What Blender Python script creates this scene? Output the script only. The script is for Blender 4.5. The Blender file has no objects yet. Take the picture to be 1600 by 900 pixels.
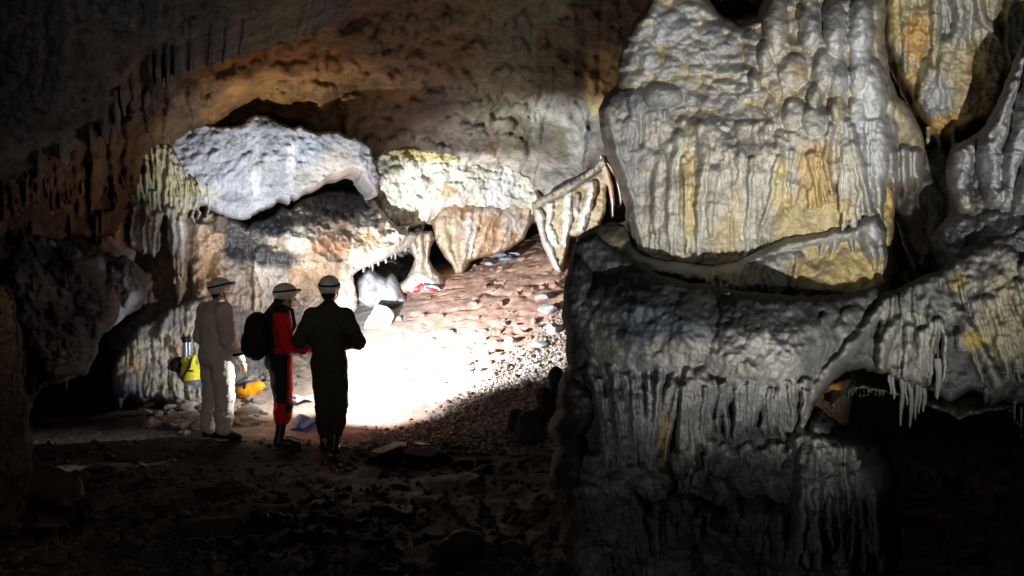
import bpy, math, random
import numpy as np
from mathutils import Vector, Matrix, Euler
random.seed(7)
rng = np.random.default_rng(7)
SC = bpy.context.scene
COL = SC.collection
F = 1716.0; CZ = 1.65            # focal length in reference pixels, camera height
def P(px, py, d):
    return Vector((d*(px-800)/F, d, CZ-d*(py-450)/F))

# ------------------------------------------------------------------ noise
_perm = rng.permutation(256).astype(np.int32); _perm = np.concatenate([_perm, _perm, _perm[:2]])
_g = rng.normal(size=(256, 3)); _g /= np.linalg.norm(_g, axis=1)[:, None]
def perlin(x, y, z):
    xi = np.floor(x).astype(np.int32); yi = np.floor(y).astype(np.int32); zi = np.floor(z).astype(np.int32)
    xf = x-xi; yf = y-yi; zf = z-zi
    u = xf*xf*xf*(xf*(xf*6-15)+10); v = yf*yf*yf*(yf*(yf*6-15)+10); w = zf*zf*zf*(zf*(zf*6-15)+10)
    xi &= 255; yi &= 255; zi &= 255
    def c(dx, dy, dz):
        h = _perm[_perm[_perm[xi+dx]+yi+dy & 255]+zi+dz & 255] & 255
        g = _g[h]
        return g[..., 0]*(xf-dx)+g[..., 1]*(yf-dy)+g[..., 2]*(zf-dz)
    def L(a, b, t): return a+(b-a)*t
    return L(L(L(c(0,0,0), c(1,0,0), u), L(c(0,1,0), c(1,1,0), u), v),
             L(L(c(0,0,1), c(1,0,1), u), L(c(0,1,1), c(1,1,1), u), v), w)*1.6
def fbm(x, y, z=None, o=4, s=1.0, seed=0.0, ridge=False):
    if z is None: z = np.zeros_like(x)
    t = 0; a = 1.0; n = 0; f = s
    for i in range(o):
        p = perlin(x*f+seed*7.31+i*3.7, y*f+seed*1.7+i*9.2, z*f+seed*3.3)
        if ridge: p = 1-2*np.abs(p)
        t = t+a*p; n += a; a *= .5; f *= 2.03
    return t/n
def ss(a, b, x):
    t = np.clip((x-a)/(b-a), 0, 1); return t*t*(3-2*t)
def tps(pts, reg=1e-3):
    pts = np.array(pts, float); xy = pts[:, :2]; sc = np.ptp(xy, axis=0).max(); xy = xy/sc; n = len(xy)
    def U(r2): return .5*r2*np.log(r2+1e-9)
    r2 = ((xy[:, None]-xy[None])**2).sum(-1)
    A = np.zeros((n+3, n+3)); A[:n, :n] = U(r2)+np.eye(n)*reg; A[:n, n] = 1; A[:n, n+1:] = xy
    A[n, :n] = 1; A[n+1:, :n] = xy.T
    w = np.linalg.lstsq(A, np.concatenate([pts[:, 2], np.zeros(3)]), rcond=1e-6)[0]
    def f(X, Y):
        X = X/sc; Y = Y/sc; r = w[n]+w[n+1]*X+w[n+2]*Y
        for i in range(n): r = r+w[i]*U((X-xy[i, 0])**2+(Y-xy[i, 1])**2)
        return r
    return f
def poly_sd(poly, X, Y):        # signed distance, positive inside
    poly = np.array(poly, float); d = np.full(X.shape, 1e18); ins = np.zeros(X.shape, bool)
    for i in range(len(poly)):
        a = poly[i]; b = poly[(i+1) % len(poly)]; e = b-a
        wx = X-a[0]; wy = Y-a[1]
        t = np.clip((wx*e[0]+wy*e[1])/(e@e+1e-9), 0, 1)
        d = np.minimum(d, (wx-e[0]*t)**2+(wy-e[1]*t)**2)
        c = (a[1] > Y) != (b[1] > Y)
        ins ^= c & (X < (b[0]-a[0])*(Y-a[1])/(b[1]-a[1]+1e-12)+a[0])
    d = np.sqrt(d); return np.where(ins, d, -d)

# ------------------------------------------------------------------ object bookkeeping
def tag(o, label=None, cat=None, group=None, kind=None):
    if label: o['label'] = label
    if cat: o['category'] = cat
    if group: o['group'] = group
    if kind: o['kind'] = kind
    return o
def empty(name, loc, rz=0, **k):
    o = bpy.data.objects.new(name, None); COL.objects.link(o); o.location = loc; o.rotation_euler = (0, 0, rz)
    o.empty_display_size = .1
    return tag(o, **k)
def mesh_obj(name, V, Fc, mat, parent=None, col=None, smooth=True, **k):
    me = bpy.data.meshes.new(name)
    V = np.asarray(V, np.float32); Fc = np.asarray(Fc, np.int32)
    me.vertices.add(len(V)); me.vertices.foreach_set('co', V.ravel())
    n = Fc.shape[1]
    me.loops.add(Fc.size); me.loops.foreach_set('vertex_index', Fc.ravel())
    me.polygons.add(len(Fc)); me.polygons.foreach_set('loop_start', np.arange(len(Fc), dtype=np.int32)*n)
    me.polygons.foreach_set('loop_total', np.full(len(Fc), n, np.int32))
    me.polygons.foreach_set('use_smooth', np.full(len(Fc), smooth))
    me.update(calc_edges=True); me.validate()
    if col is not None:
        at = me.color_attributes.new('Col', 'FLOAT_COLOR', 'POINT')
        c = np.ones((len(V), 4), np.float32); c[:, :3] = np.clip(col, 0.003, .9); at.data.foreach_set('color', c.ravel())
    if mat: me.materials.append(mat)
    o = bpy.data.objects.new(name, me); COL.objects.link(o)
    if parent: o.parent = parent
    return tag(o, **k)
def copy_tree(o, parent=None):
    c = o.copy(); COL.objects.link(c)
    if parent: c.parent = parent
    for ch in list(o.children): copy_tree(ch, c)
    return c

# ------------------------------------------------------------------ materials
def rock_mat(name, rough=.7, bump=.5, fine=1.0, spec=.35, streak=.35, var=.35, pit=0.0, dist=.03, vs=7):
    m = bpy.data.materials.new(name); m.use_nodes = True; nt = m.node_tree; N = nt.nodes; L = nt.links
    b = N['Principled BSDF']; b.inputs['Roughness'].default_value = rough; b.inputs['Specular IOR Level'].default_value = spec
    at = N.new('ShaderNodeAttribute'); at.attribute_name = 'Col'
    tc = N.new('ShaderNodeTexCoord')
    n1 = N.new('ShaderNodeTexNoise'); n1.inputs['Scale'].default_value = 3.2*fine; n1.inputs['Detail'].default_value = 8; n1.inputs['Roughness'].default_value = .65
    mp = N.new('ShaderNodeMapping'); mp.inputs['Scale'].default_value = (9*fine, 9*fine, 1.1*fine)
    n2 = N.new('ShaderNodeTexNoise'); n2.inputs['Scale'].default_value = 1.6; n2.inputs['Detail'].default_value = 6
    n3 = N.new('ShaderNodeTexNoise'); n3.inputs['Scale'].default_value = 34*fine; n3.inputs['Detail'].default_value = 5; n3.inputs['Roughness'].default_value = .7
    L.new(tc.outputs['Object'], n1.inputs['Vector']); L.new(tc.outputs['Object'], mp.inputs['Vector']); L.new(mp.outputs[0], n2.inputs['Vector']); L.new(tc.outputs['Object'], n3.inputs['Vector'])
    def rng_(src, lo, hi, a=.3, c=.7):
        r = N.new('ShaderNodeMapRange'); r.inputs[1].default_value = a; r.inputs[2].default_value = c; r.inputs[3].default_value = lo; r.inputs[4].default_value = hi; r.clamp = True
        L.new(src, r.inputs[0]); return r.outputs[0]
    def mul(a, c):
        q = N.new('ShaderNodeMath'); q.operation = 'MULTIPLY'; L.new(a, q.inputs[0]); L.new(c, q.inputs[1]); return q.outputs[0]
    k = mul(mul(rng_(n1.outputs[0], 1-var, 1+var*.8), rng_(n2.outputs[0], 1-streak, 1+streak*.7)), rng_(n3.outputs[0], .82, 1.18))
    mx = N.new('ShaderNodeVectorMath'); mx.operation = 'SCALE'; L.new(at.outputs['Color'], mx.inputs[0]); L.new(k, mx.inputs['Scale'])
    L.new(mx.outputs[0], b.inputs['Base Color'])
    bm = N.new('ShaderNodeBump'); bm.inputs['Strength'].default_value = bump; bm.inputs['Distance'].default_value = dist
    ad = N.new('ShaderNodeMath'); ad.operation = 'MULTIPLY_ADD'; ad.inputs[1].default_value = .35; L.new(n3.outputs[0], ad.inputs[0]); L.new(n1.outputs[0], ad.inputs[2])
    h = ad.outputs[0]
    if pit:
        vo = N.new('ShaderNodeTexVoronoi'); vo.inputs['Scale'].default_value = vs*fine; L.new(tc.outputs['Object'], vo.inputs['Vector'])
        p2 = N.new('ShaderNodeMath'); p2.operation = 'MULTIPLY_ADD'; p2.inputs[1].default_value = pit; L.new(vo.outputs[0], p2.inputs[0]); L.new(h, p2.inputs[2]); h = p2.outputs[0]
    L.new(h, bm.inputs['Height']); L.new(bm.outputs[0], b.inputs['Normal'])
    return m
def mat(name, rgb, rough=.7, spec=.3, bump=.2, scale=40, var=.2, emit=None, es=0, metal=0):
    m = bpy.data.materials.new(name); m.use_nodes = True; nt = m.node_tree; N = nt.nodes; L = nt.links
    b = N['Principled BSDF']; b.inputs['Roughness'].default_value = rough; b.inputs['Specular IOR Level'].default_value = spec; b.inputs['Metallic'].default_value = metal
    tc = N.new('ShaderNodeTexCoord'); n = N.new('ShaderNodeTexNoise'); n.inputs['Scale'].default_value = scale; n.inputs['Detail'].default_value = 5
    L.new(tc.outputs['Object'], n.inputs['Vector'])
    r = N.new('ShaderNodeMapRange'); r.inputs[1].default_value = .3; r.inputs[2].default_value = .7; r.inputs[3].default_value = 1-var; r.inputs[4].default_value = 1+var
    n2 = N.new('ShaderNodeTexNoise'); n2.inputs['Scale'].default_value = scale*.12; n2.inputs['Detail'].default_value = 4; L.new(tc.outputs['Object'], n2.inputs['Vector'])
    av = N.new('ShaderNodeMath'); av.operation = 'ADD'; L.new(n.outputs[0], av.inputs[0]); L.new(n2.outputs[0], av.inputs[1])
    hv = N.new('ShaderNodeMath'); hv.operation = 'MULTIPLY'; hv.inputs[1].default_value = .5; L.new(av.outputs[0], hv.inputs[0])
    L.new(hv.outputs[0], r.inputs[0])
    s = N.new('ShaderNodeVectorMath'); s.operation = 'SCALE'; s.inputs[0].default_value = rgb; L.new(r.outputs[0], s.inputs['Scale']); L.new(s.outputs[0], b.inputs['Base Color'])
    bm = N.new('ShaderNodeBump'); bm.inputs['Strength'].default_value = bump; bm.inputs['Distance'].default_value = .01; L.new(n.outputs[0], bm.inputs['Height']); L.new(bm.outputs[0], b.inputs['Normal'])
    if emit: b.inputs['Emission Color'].default_value = (*emit, 1); b.inputs['Emission Strength'].default_value = es
    return m
M_FLOW = rock_mat('flowstone', .48, .6, 1.7, .4, .22, .28)
M_DARK = rock_mat('dull_dark_flowstone', .85, .6, 1.4, .08, .2, .3)
M_ROCK = rock_mat('limestone', .85, .7, 1.0, .12, .15, .35, .5)
M_CEIL = rock_mat('clay_stained_rock', .85, .8, 1.0, .2, .05, .6, -.7, .06, 8)
M_GROUND = rock_mat('cave_mud', .85, .8, 1.6, .2, 0, .35)
M_STONE = rock_mat('rubble_stone', .8, .7, 2.5, .25, 0, .35)

CREAM=(.60,.53,.40); PALE=(.62,.58,.50); OCHRE=(.46,.30,.09); GREY=(.34,.33,.32); BLUE=(.30,.33,.38); DARK=(.05,.05,.055)
PINK=(.52,.33,.20); BROWN=(.20,.095,.035); DGREY=(.13,.13,.135); YEL=(.44,.36,.14); SOOT=(.03,.03,.035)

# ------------------------------------------------------------------ relief formations
def stroke(pts):      # pts of (x, y, radius px, height m)
    return ('s', pts)
def lump(x, y, rx, ry, a): return ('l', x, y, rx, ry, a)
def lip(x, y, rx, ry, a): return ('p', x, y, rx, ry, a)
def drip_rows(x0, x1, ytop, ybot, n, r=(5, 9), a=(.04, .09), seed=0, bulb=1.5, lean=lambda x, y: 0.0, wander=5, full=.75):
    R = random.Random(seed); out = []
    for i in range(n):
        x = R.uniform(x0, x1); yt = ytop(x)+R.uniform(-12, 14); yb = ybot(x)
        ye = yt+(yb-yt)*(R.uniform(full, 1.0) if R.random() < .7 else R.uniform(.3, .9))
        rr = R.uniform(*r); aa = R.uniform(*a); pts = []; k = max(4, int((ye-yt)/16)); ph = R.uniform(0, 6.3); w = R.uniform(.5, 1)*wander
        for j in range(k+1):
            t = j/k; y = yt+(ye-yt)*t
            rad = rr*(bulb*(1-ss(0, .22, t))+1*ss(0, .22, t))*(1-.55*ss(.7, 1, t))*(1+.15*math.sin(ph*3+j*1.3))
            pts.append((x+w*math.sin(ph+t*R.uniform(2.8, 3.4)), y, float(rad), float(aa*(1-.35*t))))
            x += lean(x, y)*(ye-yt)/k
        out.append(('s', pts))
    return out
def field(feats, X, Y, X0, Y0):
    H = np.zeros(X.shape)
    x0 = X0[0, 0]; y0 = Y0[0, 0]; st = X0[0, 1]-X0[0, 0]; ny, nx = X.shape
    def win(a, b, c, d):
        a -= 9; b += 9; c -= 9; d += 9
        i0 = max(0, int((a-x0)/st)); i1 = min(nx, int((b-x0)/st)+2); j0 = max(0, int((c-y0)/st)); j1 = min(ny, int((d-y0)/st)+2)
        return (slice(j0, j1), slice(i0, i1)) if i1 > i0 and j1 > j0 else None
    for f in feats:
        if f[0] == 's':
            for p, q in zip(f[1][:-1], f[1][1:]):
                r = max(p[2], q[2]); w = win(min(p[0], q[0])-r, max(p[0], q[0])+r, min(p[1], q[1])-r, max(p[1], q[1])+r)
                if w is None: continue
                x = X[w]; y = Y[w]; ex = q[0]-p[0]; ey = q[1]-p[1]
                t = np.clip(((x-p[0])*ex+(y-p[1])*ey)/(ex*ex+ey*ey+1e-9), 0, 1)
                d2 = (x-p[0]-ex*t)**2+(y-p[1]-ey*t)**2; rr = p[2]+(q[2]-p[2])*t; a = p[3]+(q[3]-p[3])*t
                H[w] = np.maximum(H[w], a*np.clip(1-d2/(rr*rr), 0, 1)**.72)
        else:
            _, cx, cy, rx, ry, a = f; w = win(cx-rx, cx+rx, cy-ry, cy+ry)
            if w is None: continue
            u = (X[w]-cx)/rx; v = (Y[w]-cy)/ry; g = np.sqrt(np.clip(1-u*u-v*v, 0, 1))
            if f[0] == 'p': g = np.clip(1-u*u-v*v*np.where(v > 0, 1, .7), 0, 1)**.6*(.3+.7*(v+1)/2)
            H[w] = np.maximum(H[w], a*g)
    return H
def strokes_sd(hang, X, Y):
    sd = np.full(X.shape, -1e9)
    for f in hang:
        for p, q in zip(f[1][:-1], f[1][1:]):
            ex = q[0]-p[0]; ey = q[1]-p[1]
            t = np.clip(((X-p[0])*ex+(Y-p[1])*ey)/(ex*ex+ey*ey+1e-9), 0, 1)
            sd = np.maximum(sd, p[2]+(q[2]-p[2])*t-np.sqrt((X-p[0]-ex*t)**2+(Y-p[1]-ey*t)**2))
    return sd
def paint(X, Y, H, base, blobs, valley=None, vh=.03, seed=1, zs=None, nz=None, up=None):
    c = np.empty(X.shape+(3,)); c[:] = base
    n = fbm(X, Y, o=5, s=1/55, seed=seed); n2 = fbm(X, Y, o=4, s=1/16, seed=seed+3)
    for b in blobs:
        bx, by, rx, ry, cc, k = b
        r = np.sqrt(((X-bx)/rx)**2+((Y-by)/ry)**2)
        w = ss(1.15, .55, r+n*.45+n2*.25)*k
        c += (np.array(cc)-c)*w[..., None]
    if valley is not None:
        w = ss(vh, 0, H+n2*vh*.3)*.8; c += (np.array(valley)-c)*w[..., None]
    c *= (1+.12*n2[..., None]+.1*n[..., None])
    return c
def relief(name, outline, dpts, feats=(), hang=(), step=2.5, w=22, Rd=.35, T=.8, edge=5, noise=((.10, 90, 1), (.03, 25, 2)), mtl=None, base=GREY, blobs=(), valley=None, vh=.03, fw=1.0, seed=1, dscale=1.0, updark=None, **k):
    oa = np.array(outline, float)
    allp = np.vstack([oa]+[np.array([(p[0], p[1]) for p in f[1]]) for f in hang])
    x0, y0 = allp.min(0)-12; x1, y1 = allp.max(0)+12
    X, Y = np.meshgrid(np.arange(x0, x1, step), np.arange(y0, y1, step))
    sd = poly_sd(outline, X, Y)+edge*fbm(X, Y, o=4, s=1/28, seed=seed)
    if hang: sd = np.maximum(sd, strokes_sd(hang, X, Y))
    D0 = tps(dpts)(X, Y)
    WX = 6*fbm(X, Y, o=3, s=1/38, seed=seed+5)+2*fbm(X, Y, o=2, s=1/11, seed=seed+8); WY = 6*fbm(X, Y, o=3, s=1/38, seed=seed+6)+2*fbm(X, Y, o=2, s=1/11, seed=seed+9)
    H = np.maximum(field(list(feats), X+WX*fw, Y+WY*fw, X, Y), field(list(hang), X, Y, X, Y))
    Hn = np.zeros(X.shape)
    for a, s, m in noise: # mode 1 plain, 2 ridged, 3 horizontal shelves, 4 vertical flutes
        if m == 1: Hn += a*fbm(X, Y, D0*20, o=5, s=1/s, seed=seed+a)
        elif m == 2: Hn += a*fbm(X, Y, D0*20, o=4, s=1/s, seed=seed+a, ridge=True)
        elif m == 3: Hn += a*fbm(X*.45, Y, D0*10, o=3, s=1/s, seed=seed+a, ridge=True)
        elif m == 4: Hn += a*fbm(X+6*fbm(X, Y, o=2, s=1/60, seed=9), Y*.12, D0*5, o=3, s=1/s, seed=seed+a, ridge=True)
        elif m == 5:  # angular facets
            q = fbm(X+.6*Y, Y-.4*X, o=3, s=1/s, seed=seed+a)*3; Hn += a*(np.abs(q-np.round(q))+.4*np.round(q))
    t = np.clip(sd/w, 0, 1)
    D = D0-(H+Hn)*dscale*ss(-.25, .45, t)+Rd*(1-np.sqrt(1-(1-t)**2))
    C = paint(X, Y, H, base, blobs, valley, vh, seed)
    ins = sd > -.4*step
    q = ins[:-1, :-1] & ins[1:, :-1] & ins[:-1, 1:] & ins[1:, 1:]
    idx = -np.ones(X.shape, np.int64)
    used = np.zeros(X.shape, bool)
    used[:-1, :-1] |= q; used[1:, :-1] |= q; used[:-1, 1:] |= q; used[1:, 1:] |= q
    # boundary vertices: used and not surrounded by four quads
    cnt = np.zeros(X.shape, int); cnt[:-1, :-1] += q; cnt[1:, :-1] += q; cnt[:-1, 1:] += q; cnt[1:, 1:] += q
    bd = used & (cnt < 4)
    gy, gx = np.gradient(sd, step); gm = np.clip(gx*gx+gy*gy, .2, None)
    mv = np.clip(sd, -1.5*step, 1.2*step)*bd
    PX = X-mv*gx/gm; PY = Y-mv*gy/gm
    D = np.where(bd, D0+Rd*(1.02), D)
    if updark is not None:   # darkened upward faces: settled dust and soot; on the column, painted shade
        Ds = D.copy()
        for _ in range(5):
            Ds[1:-1, 1:-1] = (Ds[1:-1, 1:-1]*2+Ds[:-2, 1:-1]+Ds[2:, 1:-1]+Ds[1:-1, :-2]+Ds[1:-1, 2:])/6
        dz = np.gradient(Ds, step, axis=0)*F/np.clip(D, 1, None)
        wv = ss(-.5, -2.2, dz+.5*fbm(X, Y, o=4, s=1/20, seed=seed))*updark[1]; C += (np.array(updark[0])-C)*wv[..., None]
    ids = np.where(used.ravel())[0]; idx.ravel()[ids] = np.arange(len(ids)); n0 = len(ids)
    V = np.stack([D*(PX-800)/F, D, CZ-D*(PY-450)/F], -1).reshape(-1, 3)[ids]
    Cc = C.reshape(-1, 3)[ids]
    a = idx[:-1, :-1][q]; b = idx[:-1, 1:][q]; c = idx[1:, 1:][q]; d = idx[1:, :-1][q]
    Fc = np.stack([a, d, c, b], 1)
    # skirt going back: directed boundary edges
    E = np.vstack([Fc[:, [0, 1]], Fc[:, [1, 2]], Fc[:, [2, 3]], Fc[:, [3, 0]]])
    key = E[:, 0]*(n0+1)+E[:, 1]; rk = E[:, 1]*(n0+1)+E[:, 0]
    be = E[~np.isin(key, rk)]
    bv = np.unique(be); remap = -np.ones(n0, int); cur = bv; Vs = [V]; Cs = [Cc]; Fs = [Fc]; off = n0; prev = bv.copy()
    cxy = V[bv].mean(0)
    pm = np.arange(n0)
    for s, sh in ((.35, .01), (1.0, .08)):
        nv = V[bv]*1.0; nv[:, 1] += T*s; nv[:, 0] += (cxy[0]-nv[:, 0])*sh + T*s*V[bv][:, 0]/V[bv][:, 1]; nv[:, 2] += (cxy[2]-nv[:, 2])*sh
        nm = -np.ones(n0, int); nm[bv] = off+np.arange(len(bv))
        Fs.append(np.stack([pm[be[:, 1]], pm[be[:, 0]], nm[be[:, 0]], nm[be[:, 1]]], 1))
        Vs.append(nv); Cs.append(Cc[bv]); off += len(bv); pm = nm
    o = mesh_obj(name, np.vstack(Vs), np.vstack(Fs), mtl or M_FLOW, col=np.vstack(Cs), **k)
    o['_n'] = 0; del o['_n']
    return o
#PART2
# ------------------------------------------------------------------ the cave shell
def lin(pts):      # piecewise linear
    xs = [p[0] for p in pts]; ys = [p[1] for p in pts]
    return lambda x: float(np.interp(x, xs, ys))

shell_d = [(-500,-500,5),(400,-500,6),(1200,-500,7),(2100,-500,6),(-500,300,6.5),(2100,300,9),(-500,1100,8),(2100,1100,10),
 (0,0,8.5),(0,250,9.5),(250,0,9.3),(500,0,10.2),(800,0,11.2),(1000,0,11.5),(1200,0,11),(1600,0,10),(150,150,11),(250,230,13.2),(400,150,13.2),(600,150,14.2),
 (800,150,14.6),(950,100,13.2),(600,240,15.8),(750,230,16.0),(900,200,14.6),(750,330,17.4),(650,400,18.2),(850,380,17.8),(950,330,16),(300,400,14.8),(250,500,14.2),(500,180,13.5),(450,150,12.9),(560,185,14.0),(590,215,14.8),
 (450,400,16),(450,550,15.5),(200,620,13.6),(100,500,12.5),(0,500,10.5),(0,700,11.5),(80,640,15),(120,600,14.5),(150,680,15),(700,520,19),(1200,400,14),(1600,400,12),(1400,800,13),(800,900,17),(480,320,16.5)]
shell_out = [(-480,-480),(2080,-480),(2080,1080),(-480,1080)]
ceil_feats = [lump(390,150,50,32,.25),lump(340,120,40,30,-.0)]
R = random.Random(3)
for i in range(420):
    x = R.uniform(330, 830); y = R.uniform(30, 260)
    ceil_feats.append(lump(x, y, R.uniform(7, 20), R.uniform(8, 18), R.uniform(.08, .30)))
# the thin calcite ribs running down the olive wall
ceil_feats += [stroke([(843,105,5,.05),(838,150,5,.09),(828,200,5,.1),(818,240,4,.08),(812,265,3,.05),(806,300,4,.08),(805,335,3,.05)]),
 stroke([(862,110,5,.05),(858,150,6,.1),(845,190,6,.1),(840,230,5,.08),(836,262,4,.1),(832,300,4,.08),(830,325,3,.06)]),
 stroke([(925,90,9,.06),(928,130,7,.1),(920,160,5,.08),(917,185,4,.08),(912,220,5,.1),(908,260,4,.09),(900,290,4,.05)]),
 stroke([(770,120,6,.04),(790,160,5,.05),(800,220,4,.05)])]
ceil_feats += drip_rows(820, 990, lambda x: -40, lambda x: 120+30*math.sin(x/20), 26, r=(5,10), a=(.04,.10), seed=5)
ceil_feats += drip_rows(0, 330, lambda x: 150, lambda x: 360, 34, r=(4,9), a=(.08,.2), seed=6)
o = relief('cave_ceiling', shell_out, shell_d, ceil_feats, step=3.0, w=10, Rd=.1, T=1.0,
 noise=((.5,170,1),(.30,60,1),(.10,26,1),(.05,10,1)), mtl=M_CEIL, base=(.075,.045,.022), seed=11, kind='structure',
 blobs=[(100,80,260,130,(.075,.07,.07),1),(430,120,150,90,(.20,.10,.03),.9),(560,160,110,60,(.15,.08,.03),.7),(470,60,60,60,(.22,.11,.03),.7),(640,40,120,70,(.07,.045,.025),.8),(720,190,90,70,(.10,.085,.07),.9),(620,200,80,50,(.10,.075,.06),.8),
  (880,60,160,110,(.075,.07,.045),1),(880,210,100,70,(.27,.27,.24),.95),(780,150,60,60,(.13,.12,.08),.8),(860,240,40,60,(.08,.07,.035),.8),(810,230,30,50,(.08,.07,.035),.8),(760,300,200,60,PALE,.9),
  (950,130,40,60,(.32,.26,.12),.8),(930,150,14,40,(.5,.42,.2),.7),(600,330,260,70,(.10,.10,.11),.8),(300,450,200,140,(.3,.24,.18),.8),(60,500,150,160,(.10,.095,.10),.9),(110,270,110,80,(.10,.06,.03),.9),(90,650,130,90,(.045,.04,.04),1),(1500,500,700,500,(.06,.06,.06),1),(700,900,1200,250,(.08,.07,.06),1)])  # near-black lower-left blob paints in the shade of the unlit hollow

# nearer ceiling shelf at the upper left, dim grey
sh = [(-300,-300),(640,-300),(560,-40),(480,0),(400,22),(330,48),(285,62),(240,88),(205,108),(182,140),(170,172),(120,205),(60,235),(0,268),(-120,320),(-300,360)]
hg = [stroke([(x,y-8,r*.8,.1),(x,y+l*.35,r*.4,.06),(x-1,y+l*.75,1.3,.03)]) for x,y,r,l in
  [(300,40,6,48),(288,46,5,30),(222,20,2.5,20),(235,85,6,50),(250,80,5,36),(246,86,4,70),(262,78,5,45),(190,120,5,50),(180,150,5,40),(275,60,5,40),(160,180,5,42),(142,190,4,50),(208,105,5,34),(330,50,4,22),(355,42,4,18),(382,30,4,14),(95,215,5,40),(60,235,5,30)]]
relief('ceiling_shelf', sh, [(-300,-300,4.5),(640,-300,6),(0,0,6.6),(300,0,7.6),(480,0,8.6),(170,170,8.2),(0,260,7.2),(-300,360,6)],
 [stroke([(100,-60,16,.12),(110,40,14,.15),(95,120,9,.1)]),stroke([(60,-60,12,.1),(66,60,10,.12),(60,150,6,.1)])]+drip_rows(-20,330,lambda x:-60,lambda x: 120-abs(x-150)*.2,14,r=(7,14),a=(.05,.12),seed=8),
 hg, step=3, w=30, Rd=.4, T=1.2, edge=16, noise=((.30,120,1),(.12,40,2),(.05,18,1)), mtl=M_CEIL, base=(.075,.072,.074), seed=21,
 blobs=[(100,240,120,40,(.15,.145,.15),.9),(190,120,30,60,(.13,.10,.07),.8),(420,-10,90,50,(.12,.11,.05),.7)],
 label='dark grey ceiling shelf sloping down to the left with short stalactites on its lip', cat='rock shelf')

# ------------------------------------------------------------------ left half of the chamber
blk = [(262,165),(277,158),(290,178),(312,191),(340,196),(368,196),(388,188),(400,179),(418,181),(432,188),(450,195),(458,199),(470,197),(490,206),(530,207),(556,214),(577,228),(588,244),(593,275),(592,303),(584,303),(574,287),(565,268),(553,263),(540,265),(520,270),(502,284),(482,293),(466,307),(458,306),(452,314),(438,304),(430,312),(413,325),(392,333),(372,341),(350,336),(322,322),(300,315),(270,318),(235,318),(205,300),(196,262),(198,225),(215,190),(240,176)]
R = random.Random(5); bf = []
for i in range(34):
    t = R.random(); x = 290+t*200+R.uniform(-40,40); y = 200+t*10+R.uniform(-6,90)*(1-.5*t)
    bf.append(('s', [(x,y,R.uniform(5,10),R.uniform(.02,.05)),(x+R.uniform(8,18),y-R.uniform(3,12),3,.02)]))
relief('hanging_rock_block', blk, [(200,240,13.3),(280,165,13.25),(590,230,13.15),(590,300,13.35),(400,190,12.95),(400,330,13.3),(300,310,13.35),(500,240,13.1),(200,310,13.4)],
 bf+[lump(577,265,26,40,.12),lump(540,235,60,30,.06)], step=1.7, w=5, Rd=.08, T=1.4, edge=7, noise=((.08,110,1),(.05,40,1),(.03,16,2),(.018,9,5)), mtl=M_ROCK, base=(.34,.35,.365), seed=31,
 blobs=[(262,190,45,30,(.36,.27,.14),.9),(240,240,50,50,(.42,.40,.26),.8),(290,225,36,22,(.24,.25,.27),.9),(520,270,60,45,(.55,.52,.46),.8),(480,235,30,30,(.36,.40,.47),.6),(362,308,22,10,(.12,.12,.13),.95),(430,192,40,10,(.14,.15,.15),.9),(330,250,60,35,(.38,.39,.42),.7),(355,285,40,30,(.40,.42,.46),.5),
  (455,255,8,40,(.62,.62,.60),.7),(400,270,8,40,(.62,.62,.60),.7),(290,300,60,12,(.5,.46,.30),.6)],
 label='big pale grey rock block hanging above the cavers, ragged lower edge over a black hollow', cat='hanging rock')

# drapery of small columns left of the block
cols = [(203,300,8,60),(214,320,7,60),(228,300,6,60),(240,330,8,70),(266,318,5,50),(291,312,6,40),(301,314,4,34),(196,250,7,90),(324,320,4,20),(309,318,4,22)]
relief('dripstone_columns', [(190,205),(225,192),(262,220),(296,262),(316,300),(312,322),(296,330),(292,352),(292,400),(290,440),(286,470),(276,478),(268,455),(268,410),(262,366),(258,340),(252,360),(250,392),(240,402),(224,398),(206,388),(198,362),(204,345),(196,300)], [(190,200,13.2),(300,220,13.4),(190,400,13.4),(300,470,13.4)],
 drip_rows(193,312,lambda x:205+max(0,(x-225)*.9),lambda x:372,44,r=(4,8),a=(.22,.36),seed=90,wander=7,full=.6)+drip_rows(196,292,lambda x:335,lambda x:460,22,r=(5,9),a=(.22,.34),seed=92,wander=5), [stroke([(x,y-30,r,.3),(x+R.uniform(-3,3),y+l*.3,r*.6,.2),(x+R.uniform(-4,4),y+l*.7,r*.4,.12),(x+R.uniform(-4,4),y+l,r*.2,.03)]) for x,y,r,l in cols],
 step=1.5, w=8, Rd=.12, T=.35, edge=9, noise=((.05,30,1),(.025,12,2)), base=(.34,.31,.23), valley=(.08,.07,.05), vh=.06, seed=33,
 blobs=[(225,240,50,50,(.29,.26,.13),.9),(285,290,40,24,(.34,.30,.16),.7),(230,375,40,26,(.58,.59,.62),.8),(280,370,20,30,(.55,.56,.58),.7),(280,450,50,30,(.30,.22,.13),.8)],
 label='cluster of yellowish dripstone columns with dark gaps, left of the grey hanging block', cat='dripstone')

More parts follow.
